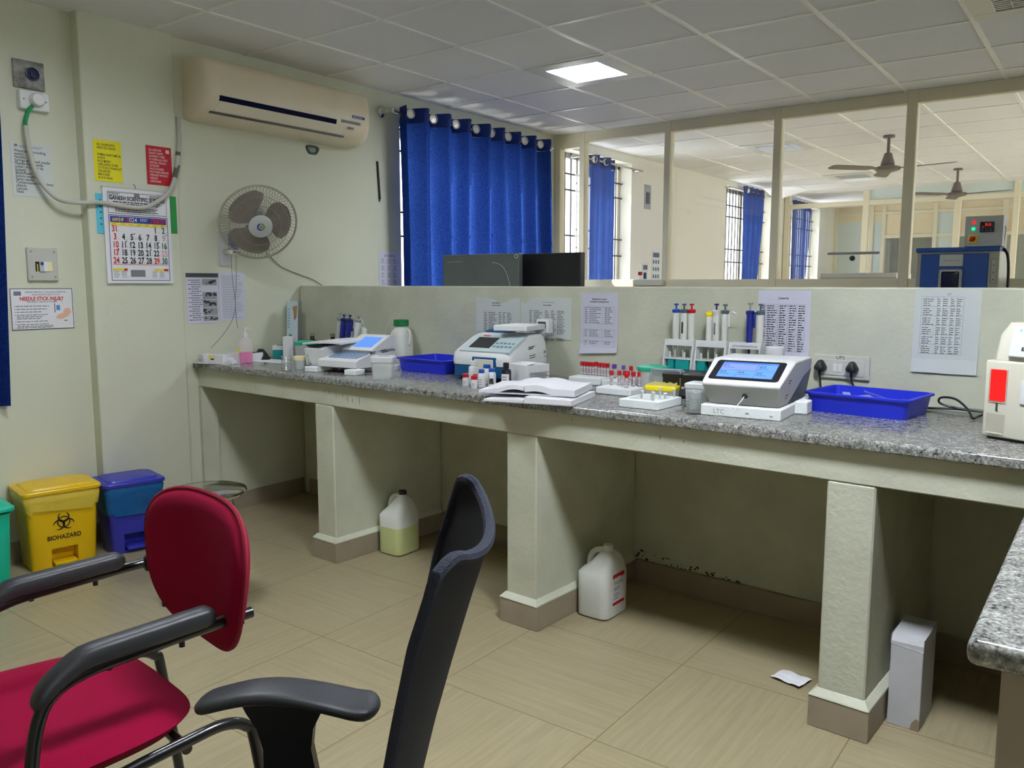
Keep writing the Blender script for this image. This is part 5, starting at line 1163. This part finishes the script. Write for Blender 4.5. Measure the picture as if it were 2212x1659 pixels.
# ------------------------------------------------------------------ behind the low wall
b = B(); b.box(.25,2.4,1.15,1.95,.9,.95); b.box(.3,.36,1.2,1.9,0,.9); b.box(2.3,2.36,1.2,1.9,0,.9); tag(obj('computer_desk', b, LGREY, None, 0), 'grey desk carrying the monitors behind the low wall', 'desk')
b = B(); b.box(2.7,5.0,2.7,3.8,.86,.9); [b.box(x,x+.06,2.75,3.75,0,.86) for x in (2.75,4.9)]; tag(obj('lab_bench', b, LGREY, None, 0), 'grey bench carrying the blue incubator behind the low wall', 'bench')
def monitor(label, x, y, w, rz, back):
    t = thing('monitor', label, 'monitor', (x, y, .95), math.radians(rz))
    b = B(); b.box(-w/2,w/2,-.012,.03,.13,.585,.004,1); obj('screen_housing', b, back, t, 0)
    b = B(); b.box(-w/2+.015,w/2-.015,.03,.033,.145,.57); obj('screen', b, DARKS, t, 0)
    b = B(); b.box(-.02,.02,.0,.03,.01,.2); b.box(-.12,.12,-.08,.1,0,.012,.003,1); obj('foot', b, BLACK, t, 0)
    return t
m1 = monitor('left black monitor with a pale curved scratch on its back', 1.105, 1.42, .585, 0, mat('monitor_back', (104,112,112), .42, noise=.12, nscale=7))
b = B(); b.tube([(.1,-.014,.535),(.16,-.014,.52),(.2,-.014,.48),(.225,-.014,.42),(.238,-.014,.37)], .0018, 6, 5); b.tube([(-.25,-.0135,.54),(-.2,-.0135,.542),(-.13,-.0135,.541)], .0012, 6, 3); obj('back_groove', b, LGREY, m1)
b = B(); b.T = Matrix.Translation((.275,-.0125,.568)) @ Matrix.Rotation(PI/2,4,'X'); b.cyl(0,0,0,.0015,.012); b.m = 1; b.cyl(0,0,.0015,.002,.008); obj('round_sticker', b, [WHITE, GREEN], m1)
monitor('right black monitor standing half behind the first one', 1.55, 1.52, .45, -6, BLACK)
# incubator
ic = thing('incubator', 'blue and steel incubator cabinet behind the low wall', 'incubator', (3.232,2.9,.9))
b = B(); b.box(0,.425,0,.42,0,.655,.003,1); obj('steel_case', b, STEEL, ic, 0)
b = B(); b.box(.025,.375,-.012,.002,.02,.632,.003,1); dr_ = obj('blue_door', b, INCB, ic, 0)
b = B(); b.box(-.003,.428,-.02,.3,.642,.668,.004,1); obj('blue_top_edge', b, INCB, ic, 0)
b = B(); b.box(.125,.247,-.0145,-.011,.56,.628,.002,1); b.m = 1; text(b,'INCUBATOR',.0135,.186,.588,-.0152,'CENTER',1.05); obj('name_plate', b, [LGREY, INKL], dr_, 0)
b = B(); b.box(.125,.247,-.018,-.011,.25,.545,.012,3); obj('window_frame', b, LGREY, dr_); 
b = B(); b.box(.14,.232,-.0195,-.0165,.262,.53,.008,3); obj('window_glass', b, mat('dark_window', (16,24,60), .08), dr_)
b = B(); b.box(.386,.416,-.008,0,.46,.60,.003,1); b.m = 1; [b.box(.398,.404,-.0095,-.007,z,z+.006) for z in (.48,.52,.56)]; obj('door_hinge', b, [STEEL, DGREY], ic, 0)
b = B(); b.tube([(.43,.1,.66),(.455,.1,.62),(.465,.1,.5),(.462,.1,.3),(.46,.12,.05)], .008, 8, 5); obj('supply_cable', b, BLACK, ic)
b = B(); b.tube([(.425,.1,.8),(.437,.1,.77),(.433,.1,.71),(.43,.1,.68)], .0025, 6, 4); obj('sensor_wire', b, LGREY, ic)
cbx = thing('control_box', 'grey control box with red and green lamps on top of the incubator', 'control box', (3.475,2.9,.9+.6695))
b = B(); b.box(0,.19,0,.17,0,.172,.003,1); obj('box_case', b, mat('control_grey', (184,188,190), .45), cbx, 0)
def dot(x, z, r, m, name):
    b = B(); b.T = Matrix.Translation((x,0,z)) @ Matrix.Rotation(PI/2,4,'X'); b.lathe([(r,0),(r,.004),(r*.6,.007),(.0005,.008)], n=16); obj(name, b, m, cbx)
dot(.044,.138,.0085,LEDR,'red_lamp'); dot(.044,.1,.0095,LEDG,'green_lamp')
b = B(); b.box(.076,.146,-.006,0,.08,.138,.002,1); b.m = 1; text(b,'35.8',.02,.1,.115,-.0068,sx=.9); b.m = 2; [b.box(.082+.022*k,.094+.022*k,-.0068,-.006,.084,.096) for k in range(3)]; b.m = 1; b.box(.09,.094,-.0068,-.006,.108,.112); obj('temperature_display', b, [BLACK, LEDR, DGREY], cbx, 0)
b = B(); b.box(.02,.066,-.004,0,.022,.066,.001,1); b.m = 1; b.T = Matrix.Translation((.043,-.004,.044)) @ Matrix.Rotation(PI/2,4,'X') @ Matrix.Rotation(.7,4,'Z'); b.lathe([(.015,0),(.013,.006),(.013,.008)], n=16); b.box(-.018,.018,-.005,.005,.008,.018,.002); obj('rotary_switch', b, [YELF, INKR], cbx)
b = B(); b.box(.86,1.13,3.80,3.878,1.345,1.392,.003,1); tag(obj('window_ledge_box', b, OFFW, None, 0), 'pale shallow box fixed along the foot of the partition glass', 'ledge')
b = B(); b.rod((.905,3.84,1.392),(.908,3.84,1.45),.0045); b.m = 1; b.box(.893,.921,3.826,3.854,1.43,1.46,.002,1); tag(obj('red_marker_stick', b, [WHITE, INKR]), 'small white stick with a red square tip on the ledge', 'stick')
b = B(); b.box(2.33,2.88,4.1,4.6,.9,1.44,.004,1); b.m = 1; b.box(2.33,2.88,4.095,4.1,1.40,1.405); tag(obj('bench_cabinet', b, [WHITE, GREY]), 'white cabinet top seen through the partition glass under the knob', 'cabinet')
b = B(); b.box(2.2,3.2,4.05,4.7,.86,.9); [b.box(x,x+.05,4.1,4.65,0,.86) for x in (2.25,3.1)]; tag(obj('lab_bench', b, LGREY, None, 0), 'grey bench beyond the partition under the white cabinet', 'bench')
# papers and sockets on the far wall between the windows
for (y, z, w, h, lab, nm, m) in ((5.62,2.42,.15,.26,'grey switch plate on the wall beyond the glass','switch_plate',GREY),(5.83,1.72,.19,.40,'printed hand washing sheet on the wall beyond the glass','notice_sheet',PAPERG),(5.60,1.58,.14,.26,'small photo sheet on the wall beyond the glass','notice_sheet',PAPERG)):
    b = B(); b.box(0,.004,0,w,-h,0); b.m = 1; rr = random.Random(int(y*10))
    if nm == 'notice_sheet':
        b.box(.004,.0045,.02,w-.02,-.07,-.02)
        for i in range(3):
            for j in range(3): b.box(.004,.0045,.02+i*w*.3,.02+i*w*.3+w*.18,-.14-j*.08,-.10-j*.08) if h > .3 else b.box(.004,.0045,.03,w-.04,-.17,-.1)
    else: b.box(.004,.012,.04,.11,-.2,-.08)
    o = obj(nm, b, [m, DGREY], None, 0); o.location = (0,y,z); tag(o, lab, 'notice' if nm == 'notice_sheet' else 'switch plate')
def ceiling_fan(label, x, y, a0, src=None):
    if src: return dup(src, (x,y,0), a0, label)
    t = thing('ceiling_fan', label, 'ceiling fan', (x,y,0), a0, 'ceiling fans beyond the glass')
    b = B(); b.rod((0,0,H),(0,0,2.50),.014); b.lathe([(.05,H-.02),(.05,H-.001)]); obj('down_rod', b, BROWN, t)
    b = B(); b.lathe([(.028,2.53),(.032,2.525),(.058,2.44),(.06,2.425)]); obj('canopy', b, BROWN, t)
    b = B(); b.lathe([(.03,2.425),(.05,2.42),(.105,2.405),(.112,2.39),(.1,2.375),(.05,2.362),(.01,2.358)], n=32); obj('motor', b, BROWN, t)
    for k in range(3):
        a = 2*PI*k/3; b = B(); b.T = Matrix.Rotation(a,4,'Z') @ Matrix.Rotation(math.radians(9),4,'X'); b.T = Matrix.Translation((0,0,2.39)) @ b.T
        b.box(.1,.2,-.02,.02,-.004,.004); L = [[(x_,-w/2,-.003),(x_,w/2,-.003),(x_,w/2,.003),(x_,-w/2,.003)] for x_, w in ((.16,.08),(.2,.11),(.52,.12),(.565,.105),(.58,.06))]; b.loft(L); obj('blade', b, BROWN, t, 0)
    return t
cf = ceiling_fan('brown ceiling fan beyond the glass, nearer the partition', 2.43, 5.65, math.radians(-11))
ceiling_fan('brown ceiling fan beyond the glass, farther away', 2.58, 8.42, math.radians(-15), cf)

# ------------------------------------------------------------------ floor things on the left
def carve(o, cut):
    c = obj('cutter', cut, WHITE, None, 0); md = o.modifiers.new('recess', 'BOOLEAN'); md.operation = 'DIFFERENCE'; md.solver = 'EXACT'; md.object = c
    if o.parent: c.matrix_world = o.parent.matrix_world.copy(); c.location = o.parent.location; c.rotation_euler = o.parent.rotation_euler
    bpy.context.view_layer.update(); dg = bpy.context.evaluated_depsgraph_get()
    me = bpy.data.meshes.new_from_object(o.evaluated_get(dg)); o.modifiers.clear(); o.data = me; bpy.data.objects.remove(c)
def bin_(label, x, y, rz, w0, d0, w1, d1, h, m, liner, mark=False, linerdrop=.1):
    """front faces local -y"""
    t = thing('pedal_bin', label, 'bin', (x,y,0), math.radians(rz))
    b = B(); b.loft([rrect(w0,d0,.02,0),rrect(w0+.004,d0+.004,.022,.004),rrect(w1,d1,.025,h-.045)]); body = obj('bin_body', b, m, t)
    L = []; rr = random.Random(int(x*100)); 
    for (z, e) in ((h-.035,.006),(h-.05,.012),(h-.07,.010),(h-.04-linerdrop*.75,.009),(h-.045-linerdrop,.005)):
        f = (z)/(h-.045); ww = w0+(w1-w0)*f; dd = d0+(d1-d0)*f
        R_ = rrect(ww+2*e, dd+2*e, .03, z, 0, 0, 8)
        L.append([(px*(1+.012*rr.random()), py*(1+.02*rr.random()), pz-(.028*rr.random() if z < h-.1 else 0)) for px, py, pz in R_])
    if liner: b = B(); b.loft(L, False, False); obj('bag_liner', b, liner, t, 80)
    b = B(); b.loft([rrect(w1+.03,d1+.03,.03,h-.034),rrect(w1+.036,d1+.036,.032,h-.03),rrect(w1+.036,d1+.036,.032,h-.018),rrect(w1+.03,d1+.03,.03,h-.014),rrect(w1-.02,d1-.02,.03,h-.012),rrect(w1-.03,d1-.03,.03,h-.004),rrect(w1-.04,d1-.04,.03,h-.003)]); obj('bin_lid', b, m, t)
    b = B(); b.box(-.058,.058,-d0/2-.04,-d0/2+.055,.012,.10); carve(body, b)
    b = B(); b.box(-.05,.05,-d0/2-.03,-d0/2+.05,.02,.036,.004); obj('pedal', b, m, t)
    if mark:
        b = B(); s = .038
        zc = h*.56
        dd = d0+(d1-d0)*zc/(h-.045); yy = -dd/2-.0025; sl = (d1-d0)/2/(h-.045)
        def P(px, pz): return (px, yy-sl*(pz-zc)-.001, pz)
        def arc3(cx, cz, r0, r1, a0, a1, n=22, taper=False):
            vs = []
            for k in range(n+1):
                a = a0+(a1-a0)*k/n; th_ = (r1-r0)*(math.sin(PI*k/n)**.6 if taper else 1)
                vs += [P(cx+(r1-th_)*math.cos(a), cz+(r1-th_)*math.sin(a)), P(cx+r1*math.cos(a), cz+r1*math.sin(a))]
            b.add(vs, [(2*k,2*k+1,2*k+3,2*k+2) for k in range(n)])
        for q in range(3):
            a = PI/2+2*PI*q/3; cx, cz = s*.62*math.cos(a), zc+s*.62*math.sin(a)
            arc3(cx, cz, s*.42, s*.72, a+.35-PI+.35, a+PI-.7+.0+PI*0+.0 if False else a+2.75-.0, 26, True) if False else arc3(cx, cz, s*.40, s*.70, a-2.72, a+2.72-.0, 30, True) if False else arc3(cx, cz, s*.44, s*.68, a+.42, a+2*PI-.42, 30, True)
        arc3(0, zc, s*.62, s*.76, PI/6+.35, PI*5/6-.35, 10); arc3(0, zc, s*.62, s*.76, PI*5/6+.35, PI*1.5-.35, 10); arc3(0, zc, s*.62, s*.76, -PI/2+.35, PI/6-.35, 10)
        arc3(0, zc, s*.06, s*.16, 0, 2*PI, 16)
        vs0 = len(b.v); TB = B(); text(TB,'BIOHAZARD',.031,0,zc-.083,0,'CENTER',1,.02,fit=.148)
        b.add([P(v[0],v[2]) for v in TB.v], TB.f); obj('biohazard_mark', b, mat('print_black', (40,30,20), .6), t, 0)
    return t
bin_('yellow biohazard pedal bin with a yellow bag liner', .118, -.672, 79.5, .28, .2, .315, .25, .405, YELB, YELL, True, .06)
bin_('blue pedal bin with a blue bag liner beside the yellow bin', .185, -.345, 79, .225, .17, .265, .235, .385, BLUEB, BLUEL, False, .12)
bin_('teal pedal bin cut off by the left edge of the view', .115, -1.05, 82, .25, .2, .28, .24, .37, TEALB, None)
st = thing('steel_stool', 'round chrome-topped stool behind the red chair', 'stool', (1.2,-.545,0))
b = B(); b.lathe([(.14,.478),(.158,.482),(.163,.49),(.16,.499),(.145,.504),(.06,.506),(.002,.506)], n=40); obj('seat', b, CHROME, st)
for k in range(3):
    a = math.radians(222)+2*PI/3*k; b = B(); b.tube([(.12*math.cos(a),.12*math.sin(a),.48),(.14*math.cos(a),.14*math.sin(a),.4),(0.188*math.cos(a),.188*math.sin(a),.03)], .0115, 10, 4); lg = obj('leg', b, STEEL, st)
    b = B(); b.cyl(.19*math.cos(a),.19*math.sin(a),0,.04,.0155); obj('rubber_foot', b, BLACK, lg)

# ------------------------------------------------------------------ jerrycans and litter under the counter
def jerry(label, u, v, rot, w, d, h, body, cap, liquid=None, labelled=False):
    t = cthing('jerrycan', label, 'jerrycan', u, v, rot, 0)
    hs = h*.62
    b = B(); b.loft([rrect(w*.86,d*.86,.03,0),rrect(w*.98,d*.98,.034,.008),rrect(w,d,.035,.02),rrect(w,d,.035,hs*.72)]); 
    lowm = liquid or body; obj('lower_body' if liquid else 'can_body', b, lowm, t)
    b = B(); b.loft([rrect(w,d,.035,hs*.72),rrect(w,d,.035,hs),rrect(w*.9,d*.9,.035,hs+.018,.006,0),rrect(w*.66,d*.74,.03,h*.77,.023,0),rrect(w*.52,d*.56,.026,h*.85,.028,0),rrect(w*.36,d*.38,.022,h*.9,.028,0),rrect(.044,.044,.021,h*.925,.026,0),rrect(.041,.041,.02,h*.945,.026,0)], False); obj('shoulder', b, body, t)
    b = B(); b.tube([(.02,0,h*.905),(-.012,0,h*.905),(-.042,0,h*.86),(-.058,0,h*.77),(-.06,0,hs+.012),(-.056,0,hs-.01)], [.014,.013,.0125,.0125,.014,.017], 10, 5); obj('carry_handle', b, body, t)
    b = B(); b.cyl(.026,0,h*.94,h,.0205,.02,22); obj('screw_cap', b, cap, t)
    if labelled:
        b = B(); x = w/2+.0012
        def q(m, y0, y1, z0, z1, e=0): b.m = m; b.add([(x+e,y0,z0),(x+e,y1,z0),(x+e,y1,z1),(x+e,y0,z1)], [(0,1,2,3)])
        q(0,-.045,.045,.058,.185); q(1,-.045,.045,.168,.186,.0006); q(1,-.045,.045,.056,.068,.0006)
        b.m = 2; b.T = Matrix.Translation((x+.0008,-.03,.142)) @ Matrix.Rotation(PI/2,4,'Z'); text(b,'Evergreen',.021,-.004,0,0,fit=.066); bars(b,-.005,-.012,.05,2,.009,.004,0,.3,5); bars(b,-.008,-.035,.05,4,.008,.003,0,.4,6); b.m = 0; bars(b,-.004,.03,.05,1,.01,.006,-.0006,.1,7)
        obj('can_label', b, [PAPER, RED, INKL], t, 0)
    return t
jerry('plastic jerrycan half full of yellowish liquid with a black cap', 1.335, .315, 4, .15, .17, .32, HDPE, BLACK, HDPEG)
jerry('white plastic jerrycan with a red and white printed label', 2.57, .315, 2, .15, .185, .295, HDPE, HDPE, None, True)
wbx = cthing('white_carton', 'tall dented white carton standing on the floor beside the right pier', 'carton', 3.782, .235, 1, 0)
b = B(); b.box(-.046,.046,-.085,.085,0,.272,.002,1); obj('carton_body', b, mat('floor_carton', (206,206,210), .75, noise=.06, nscale=18), wbx, 0)
b = B(); b.add([(-.046,-.086,.262),(.046,-.086,.252),(.046,-.07,.287),(-.046,-.07,.287),(.046,.085,.296),(-.046,.085,.296),(-.044,-.083,.262),(.044,-.083,.252),(.044,-.068,.283),(-.044,-.068,.283),(.044,.083,.292),(-.044,.083,.292)], [(0,1,2,3),(3,2,4,5),(6,9,8,7),(9,11,10,8),(0,6,7,1),(1,7,8,2),(2,8,10,4),(4,10,11,5),(5,11,9,3),(3,9,6,0)]); obj('carton_flap', b, mat('floor_carton', (206,206,210), .75), wbx, 0)
b = B(); b.box(.0455,.0468,-.084,.084,.26,.29); b.box(-.0468,-.0455,-.084,.084,.26,.29); b.box(-.046,.046,.0835,.0845,.26,.294); obj('carton_upper_side', b, mat('floor_carton', (206,206,210), .75), wbx, 0)
b = B(); b.add([(.02,-.0858,.0),(.046,-.0858,.0),(.046,-.0858,.035),(.036,-.0858,.04),(.024,-.0858,.022)], [(0,1,2,3,4)]); obj('torn_patch', b, mat('card_brown', (150,132,116), .8), wbx, 0)
b = B(); gridsheet(b, .11, .085, lambda x, z: .002+.006*abs(math.sin(x*50))+.003*abs(math.sin(z*60)), .0006, 8, 8)
o = obj('paper_scrap', b, PAPER, None, 0); o.location = (3.365,.30,.0008); o.rotation_euler = (-PI/2,0,math.radians(-12)); o.location.z = .0015; tag(o, 'torn scrap of white paper on the floor beside the right pier', 'paper scrap')

# ------------------------------------------------------------------ red visitor chair
rc = thing('visitor_chair', 'red fabric visitor chair with black tubular frame and arm pads', 'chair', (2.48,-1.70,0), math.radians(-8))
def slab_cushion(outline, yc, th, dish=0, n=10):
    """puffed cushion in the x/z plane; outline(a)->(x,z); yc(x,z)->y of the middle surface"""
    b = B(); NA = 56; rings = []
    for side in (-1, 1):
        for k in range(n+1):
            f = k/n; rho = f if side < 0 else 1-f
            rings.append((rho, side))
    L = []; cx = sum(outline(2*PI*i/NA)[0] for i in range(NA))/NA; cz = sum(outline(2*PI*i/NA)[1] for i in range(NA))/NA
    for rho, side in rings:
        lo_ = []
        r_ = max(rho, .002)
        for i in range(NA):
            x, z = outline(2*PI*i/NA); x = cx+(x-cx)*r_; z = cz+(z-cz)*r_
            lo_.append((x, yc(x, z)+side*th/2*(max(0, 1-r_**6))**.5, z))
        L.append(lo_)
    b.loft(L); return b
def sel(a, rx, rz, p=.75): c, s = math.cos(a), math.sin(a); return (rx*math.copysign(abs(c)**p, c), rz*math.copysign(abs(s)**p, s))
def bo(a):
    x, z = sel(a, .25, .163, .70); return (.09+x*(1+.26*z/.163*.5), .722+z)
bk = lambda x, z: .262+.10*(z-.738)-.045*((x-.08)/.27)**2
bkc = obj('backrest', slab_cushion(bo, bk, .05), REDF, rc, 80)
b = B(); pts = []
for i in range(56):
    x, z = bo(2*PI*i/56); pts.append((x*1.0, bk(x, z)+.002, z))
b.tube(pts, .0055, 6, 1, True); obj('seam_piping', b, mat('red_piping', (140,6,44), .8), bkc)
b = B()
def sy(x, y): return .468-.02*math.exp(-((y)/.12)**2)*0-.012*(1-(x/.27)**2)+(.0 if y > -.15 else -.12*(y+.15)**2*4)
L = []
def so(a):
    x, y = sel(a, .262, .245, .55); return (.012+x*(1-.10*(y/.245)), -.055+y)
NA = 56
for side in (-1, 1):
    for k in range(11):
        f = k/10; rho = max(.002, f if side < 0 else 1-f)
        L.append([( (lambda p: (p[0], p[1], sy(p[0], p[1])-.012+side*.036*max(0,1-rho**8)**.5))((.012+(so(2*PI*i/NA)[0]-.012)*rho, -.055+(so(2*PI*i/NA)[1]+.055)*rho)) ) for i in range(NA)])
b.loft(L); obj('seat', b, REDF, rc, 80)
for sx, nm in ((1,'near'),(-1,'far')):
    x = .27 if sx > 0 else -.215
    b = B(); b.tube([(x,-.36,.012),(x,-.30,.012),(x,-.262,.04),(x,-.175,.42),(x,-.15,.56),(x,-.12,.618),(x,-.06,.642),(x,.04,.65),(x,.15,.656),(x,.272,.66)], .0125, 12, 6); b.tube([(x,-.24,.16),(x,-.2,.30),(x,-.14,.385),(x,-.02,.412),(x,.12,.428),(x,.2,.432),(x,.25,.41),(x+.004*sx,.268,.36),(x+.012*sx,.31,.012)], .0125, 12, 6); obj('side_frame', b, BLACKM, rc)
    b = B(); L = []
    for k in range(25):
        f = (1-math.cos(PI*k/24))/2; y = -.155+.345*f; e = max(.12, min(1, (1-(1-min(f,1-f)/.07)**2)**.5 if min(f,1-f) < .07 else 1)); zz = .668+.014*f - (.10*max(0,.28-f)**1.5*4); w = .024*e**.6; h_ = .021*e
        L.append([(x+w*math.copysign(abs(math.cos(a))**.6, math.cos(a)), y, zz+h_*math.copysign(abs(math.sin(a))**.6, math.sin(a))) for a in [2*PI*i/16 for i in range(16)]])
    b.loft(L); pad = obj('arm_pad', b, BLACKP, rc, 50)
    for y in (-.02,.12): b = B(); b.cyl(x, y, .632, .65, .006, n=8); obj('pad_screw', b, BLACK, pad)
    b = B(); b.box(x-.03,x-.008,.225,.262,.632,.69,.005) if sx > 0 else b.box(x,x+.02,.235,.275,.64,.68,.005); obj('back_bracket', b, BLACK, rc)
b = B(); b.tube([(-.215,.31,.03),(-.1,.31,.03),(.1,.31,.03),(.27,.31,.03)], .011, 10, 2); b.tube([(-.215,-.12,.40),(.0,-.12,.405),(.27,-.12,.40)], .011, 10, 3); b.tube([(-.215,.12,.41),(.0,.12,.415),(.27,.12,.41)], .011, 10, 3); obj('cross_bar', b, BLACKM, rc)

# ------------------------------------------------------------------ black mesh office chair
oc = thing('office_chair', 'black mesh-backed office chair with T-shaped armrests', 'chair', (3.455,-1.581,0), math.radians(-53.13))
def bm_(z):
    K = [(.2,-.13),(.5,-.078),(.6,-.058),(.7,-.034),(.8,-.006),(.9,.024),(1.0,.056),(1.1,.09)]
    for (a, p), (c, q) in zip(K, K[1:]):
        if z <= c: return p+(q-p)*(z-a)/(c-a)
    return .09
def by(s, z):
    c = .064 if z > .9 else .064-.034*min(1,(.9-z)/.4)
    return bm_(z)-c*abs(s)**2
def hw(z):
    if z > .95: return .21*(1-max(0,(z-.95)/.09)**4*.3)
    return .21-.02*max(0,(.95-z)/.4)
def ztop(s): return .985+.045*abs(s)**2-.014*s-.02*max(0,(abs(s)-.85)/.15)**2
zb = .54
b = B(); NS, NZ = 24, 30; vs = []
for side in (0,1):
    for j in range(NZ+1):
        for i in range(NS+1):
            s = -1+2*i/NS; z = zb+(ztop(s)-zb)*j/NZ
            vs.append((s*hw(z), by(s, z)+(.006 if side else 0), z))
n = (NS+1)*(NZ+1); fs = []
for j in range(NZ):
    for i in range(NS):
        q = (j*(NS+1)+i, j*(NS+1)+i+1, (j+1)*(NS+1)+i+1, (j+1)*(NS+1)+i); fs.append(q); fs.append(tuple(k+n for k in reversed(q)))
for i in range(NS): fs.append((i, i+n, i+1+n, i+1)); a = NZ*(NS+1)+i; fs.append((a, a+1, a+1+n, a+n))
for j in range(NZ): a = j*(NS+1); fs.append((a, a+NS+1, a+NS+1+n, a+n)); a += NS; fs.append((a, a+n, a+NS+1+n, a+NS+1))
b.add(vs, fs); obj('backrest_mesh', b, MESHB, oc, 60)
b = B(); loop = [(s, zb+(ztop(s)-zb)*f) for s, f in [(-1, k/14) for k in range(14)]+[(-1+2*k/16, 1) for k in range(17)]+[(1, 1-k/14) for k in range(1, 15)]]
b.tube([(s*hw(z), by(s, z)+.003, z) for s, z in loop], .0095, 8, 2); obj('edge_piping', b, PIPING, oc)
b = B(); L = []
for k in range(10):
    f = k/9; z = .30+.22*f; w = .05-.012*f; y = bm_(z)+.02
    L.append([(-w,y-.008,z),(w,y-.008,z),(w,y+.022,z),(-w,y+.022,z)])
b.loft(L); b.tube([(0,-.11,.31),(0,-.2,.35),(0,-.3,.36)], .022, 10, 4); obj('back_spine', b, BLACK, oc)
b = B(); L = []
for side in (-1, 1):
    for k in range(9):
        f = k/8; rho = max(.002, f if side < 0 else 1-f)
        L.append([((.19)*rho*math.copysign(abs(math.cos(a))**.6, math.cos(a)), -.38+.225*rho*math.copysign(abs(math.sin(a))**.6, math.sin(a)), .40+side*.035*max(0,1-rho**8)**.5) for a in [2*PI*i/40 for i in range(40)]])
b.loft(L); obj('seat', b, mat('black_fabric', (24,25,28), .9), oc, 80)
for sx in (1, -1):
    x = .212*sx
    b = B(); L = []
    for k in range(25):
        f = (1-math.cos(PI*k/24))/2; y = -.485+.335*f; e = max(.12, min(1, (1-(1-min(f,1-f)/.09)**2)**.5 if min(f,1-f) < .09 else 1))
        zz = .608+.018*math.sin(PI*min(1,f*1.15))-.022*max(0,f-.45)-.03*max(0,.3-f)
        w = (.036+.012*f)*e; L.append([(x+w*math.copysign(abs(math.cos(a))**.5, math.cos(a)), y, zz+.0125*e*math.copysign(abs(math.sin(a))**.7, math.sin(a))) for a in [2*PI*i/20 for i in range(20)]])
    b.loft(L); pad = obj('arm_pad', b, BLACKP, oc, 50)
    b = B(); L = []
    for (z, y0, y1, t_) in ((.612,-.40,-.245,.02),(.59,-.39,-.255,.02),(.56,-.372,-.27,.019),(.52,-.362,-.275,.018),(.46,-.362,-.265,.018),(.38,-.375,-.26,.018),(.35,-.38,-.27,.02)):
        L.append([(x-t_*.7,y0,z),(x+t_*.7,y0,z),(x+t_*.7,y1,z),(x-t_*.7,y1,z)])
    b.loft(L); b.box(min(x,x*.6),max(x,x*.6),-.36,-.29,.345,.36); obj('arm_post', b, BLACK, oc, 30)
b = B(); b.cyl(0,-.38,.10,.37,.028); obj('gas_column', b, BLACK, oc)
for k in range(5):
    a = 2*PI*k/5+.3; b = B(); b.rod((0,-.38,.11),(.28*math.cos(a),-.38+.28*math.sin(a),.075),.025,.016); lg = obj('leg', b, BLACK, oc)
    b = B(); b.T = Matrix.Translation((.28*math.cos(a),-.38+.28*math.sin(a),.028)) @ Matrix.Rotation(a,4,'Z') @ Matrix.Rotation(PI/2,4,'X'); b.cyl(0,0,-.018,.018,.0275); obj('caster', b, BLACK, lg)

# ------------------------------------------------------------------ daylight, camera, view
w = bpy.data.worlds.new('daylight'); SC.world = w; w.use_nodes = True
bgn = w.node_tree.nodes['Background']; bgn.inputs['Color'].default_value = (.93,.97,1,1); bgn.inputs['Strength'].default_value = 7.0
sun = bpy.data.lights.new('sun', 'SUN'); sun.energy = 13; sun.angle = .012; sun.color = (1, .95, .88)
so_ = bpy.data.objects.new('sun', sun); C.objects.link(so_); so_.location = (-6, -2, 6); so_.rotation_euler = Vector((-.72, -.33, .61)).to_track_quat('Z', 'Y').to_euler()
SC.cycles.use_denoising = True; SC.cycles.max_bounces = 10; SC.cycles.diffuse_bounces = 6; SC.cycles.glossy_bounces = 4; SC.cycles.transparent_max_bounces = 24
SC.cycles.caustics_reflective = False; SC.cycles.caustics_refractive = False
SC.cycles.sample_clamp_indirect = 6
cam = bpy.data.cameras.new('camera'); co = bpy.data.objects.new('camera', cam); C.objects.link(co); SC.camera = co
cam.sensor_fit = 'HORIZONTAL'; cam.sensor_width = 36; cam.lens = 36*1778.46/2212; cam.clip_start = .02
yaw, pitch, roll = .63780977, -.12145293, .00036873
co.location = (4.24377, -2.49662, H-1.32508)
f = Vector((-math.sin(yaw)*math.cos(pitch), math.cos(yaw)*math.cos(pitch), math.sin(pitch))); r_ = Vector((math.cos(yaw), math.sin(yaw), 0)); u_ = r_.cross(f)
r2 = r_*math.cos(roll)+u_*math.sin(roll); u2 = -r_*math.sin(roll)+u_*math.cos(roll)
co.rotation_euler = Matrix((r2, u2, -f)).transposed().to_euler()
SC.view_settings.view_transform = 'Standard'; SC.view_settings.look = 'None'; SC.view_settings.gamma = 1; SC.view_settings.use_curve_mapping = False
SC.view_settings.exposure = 0.06
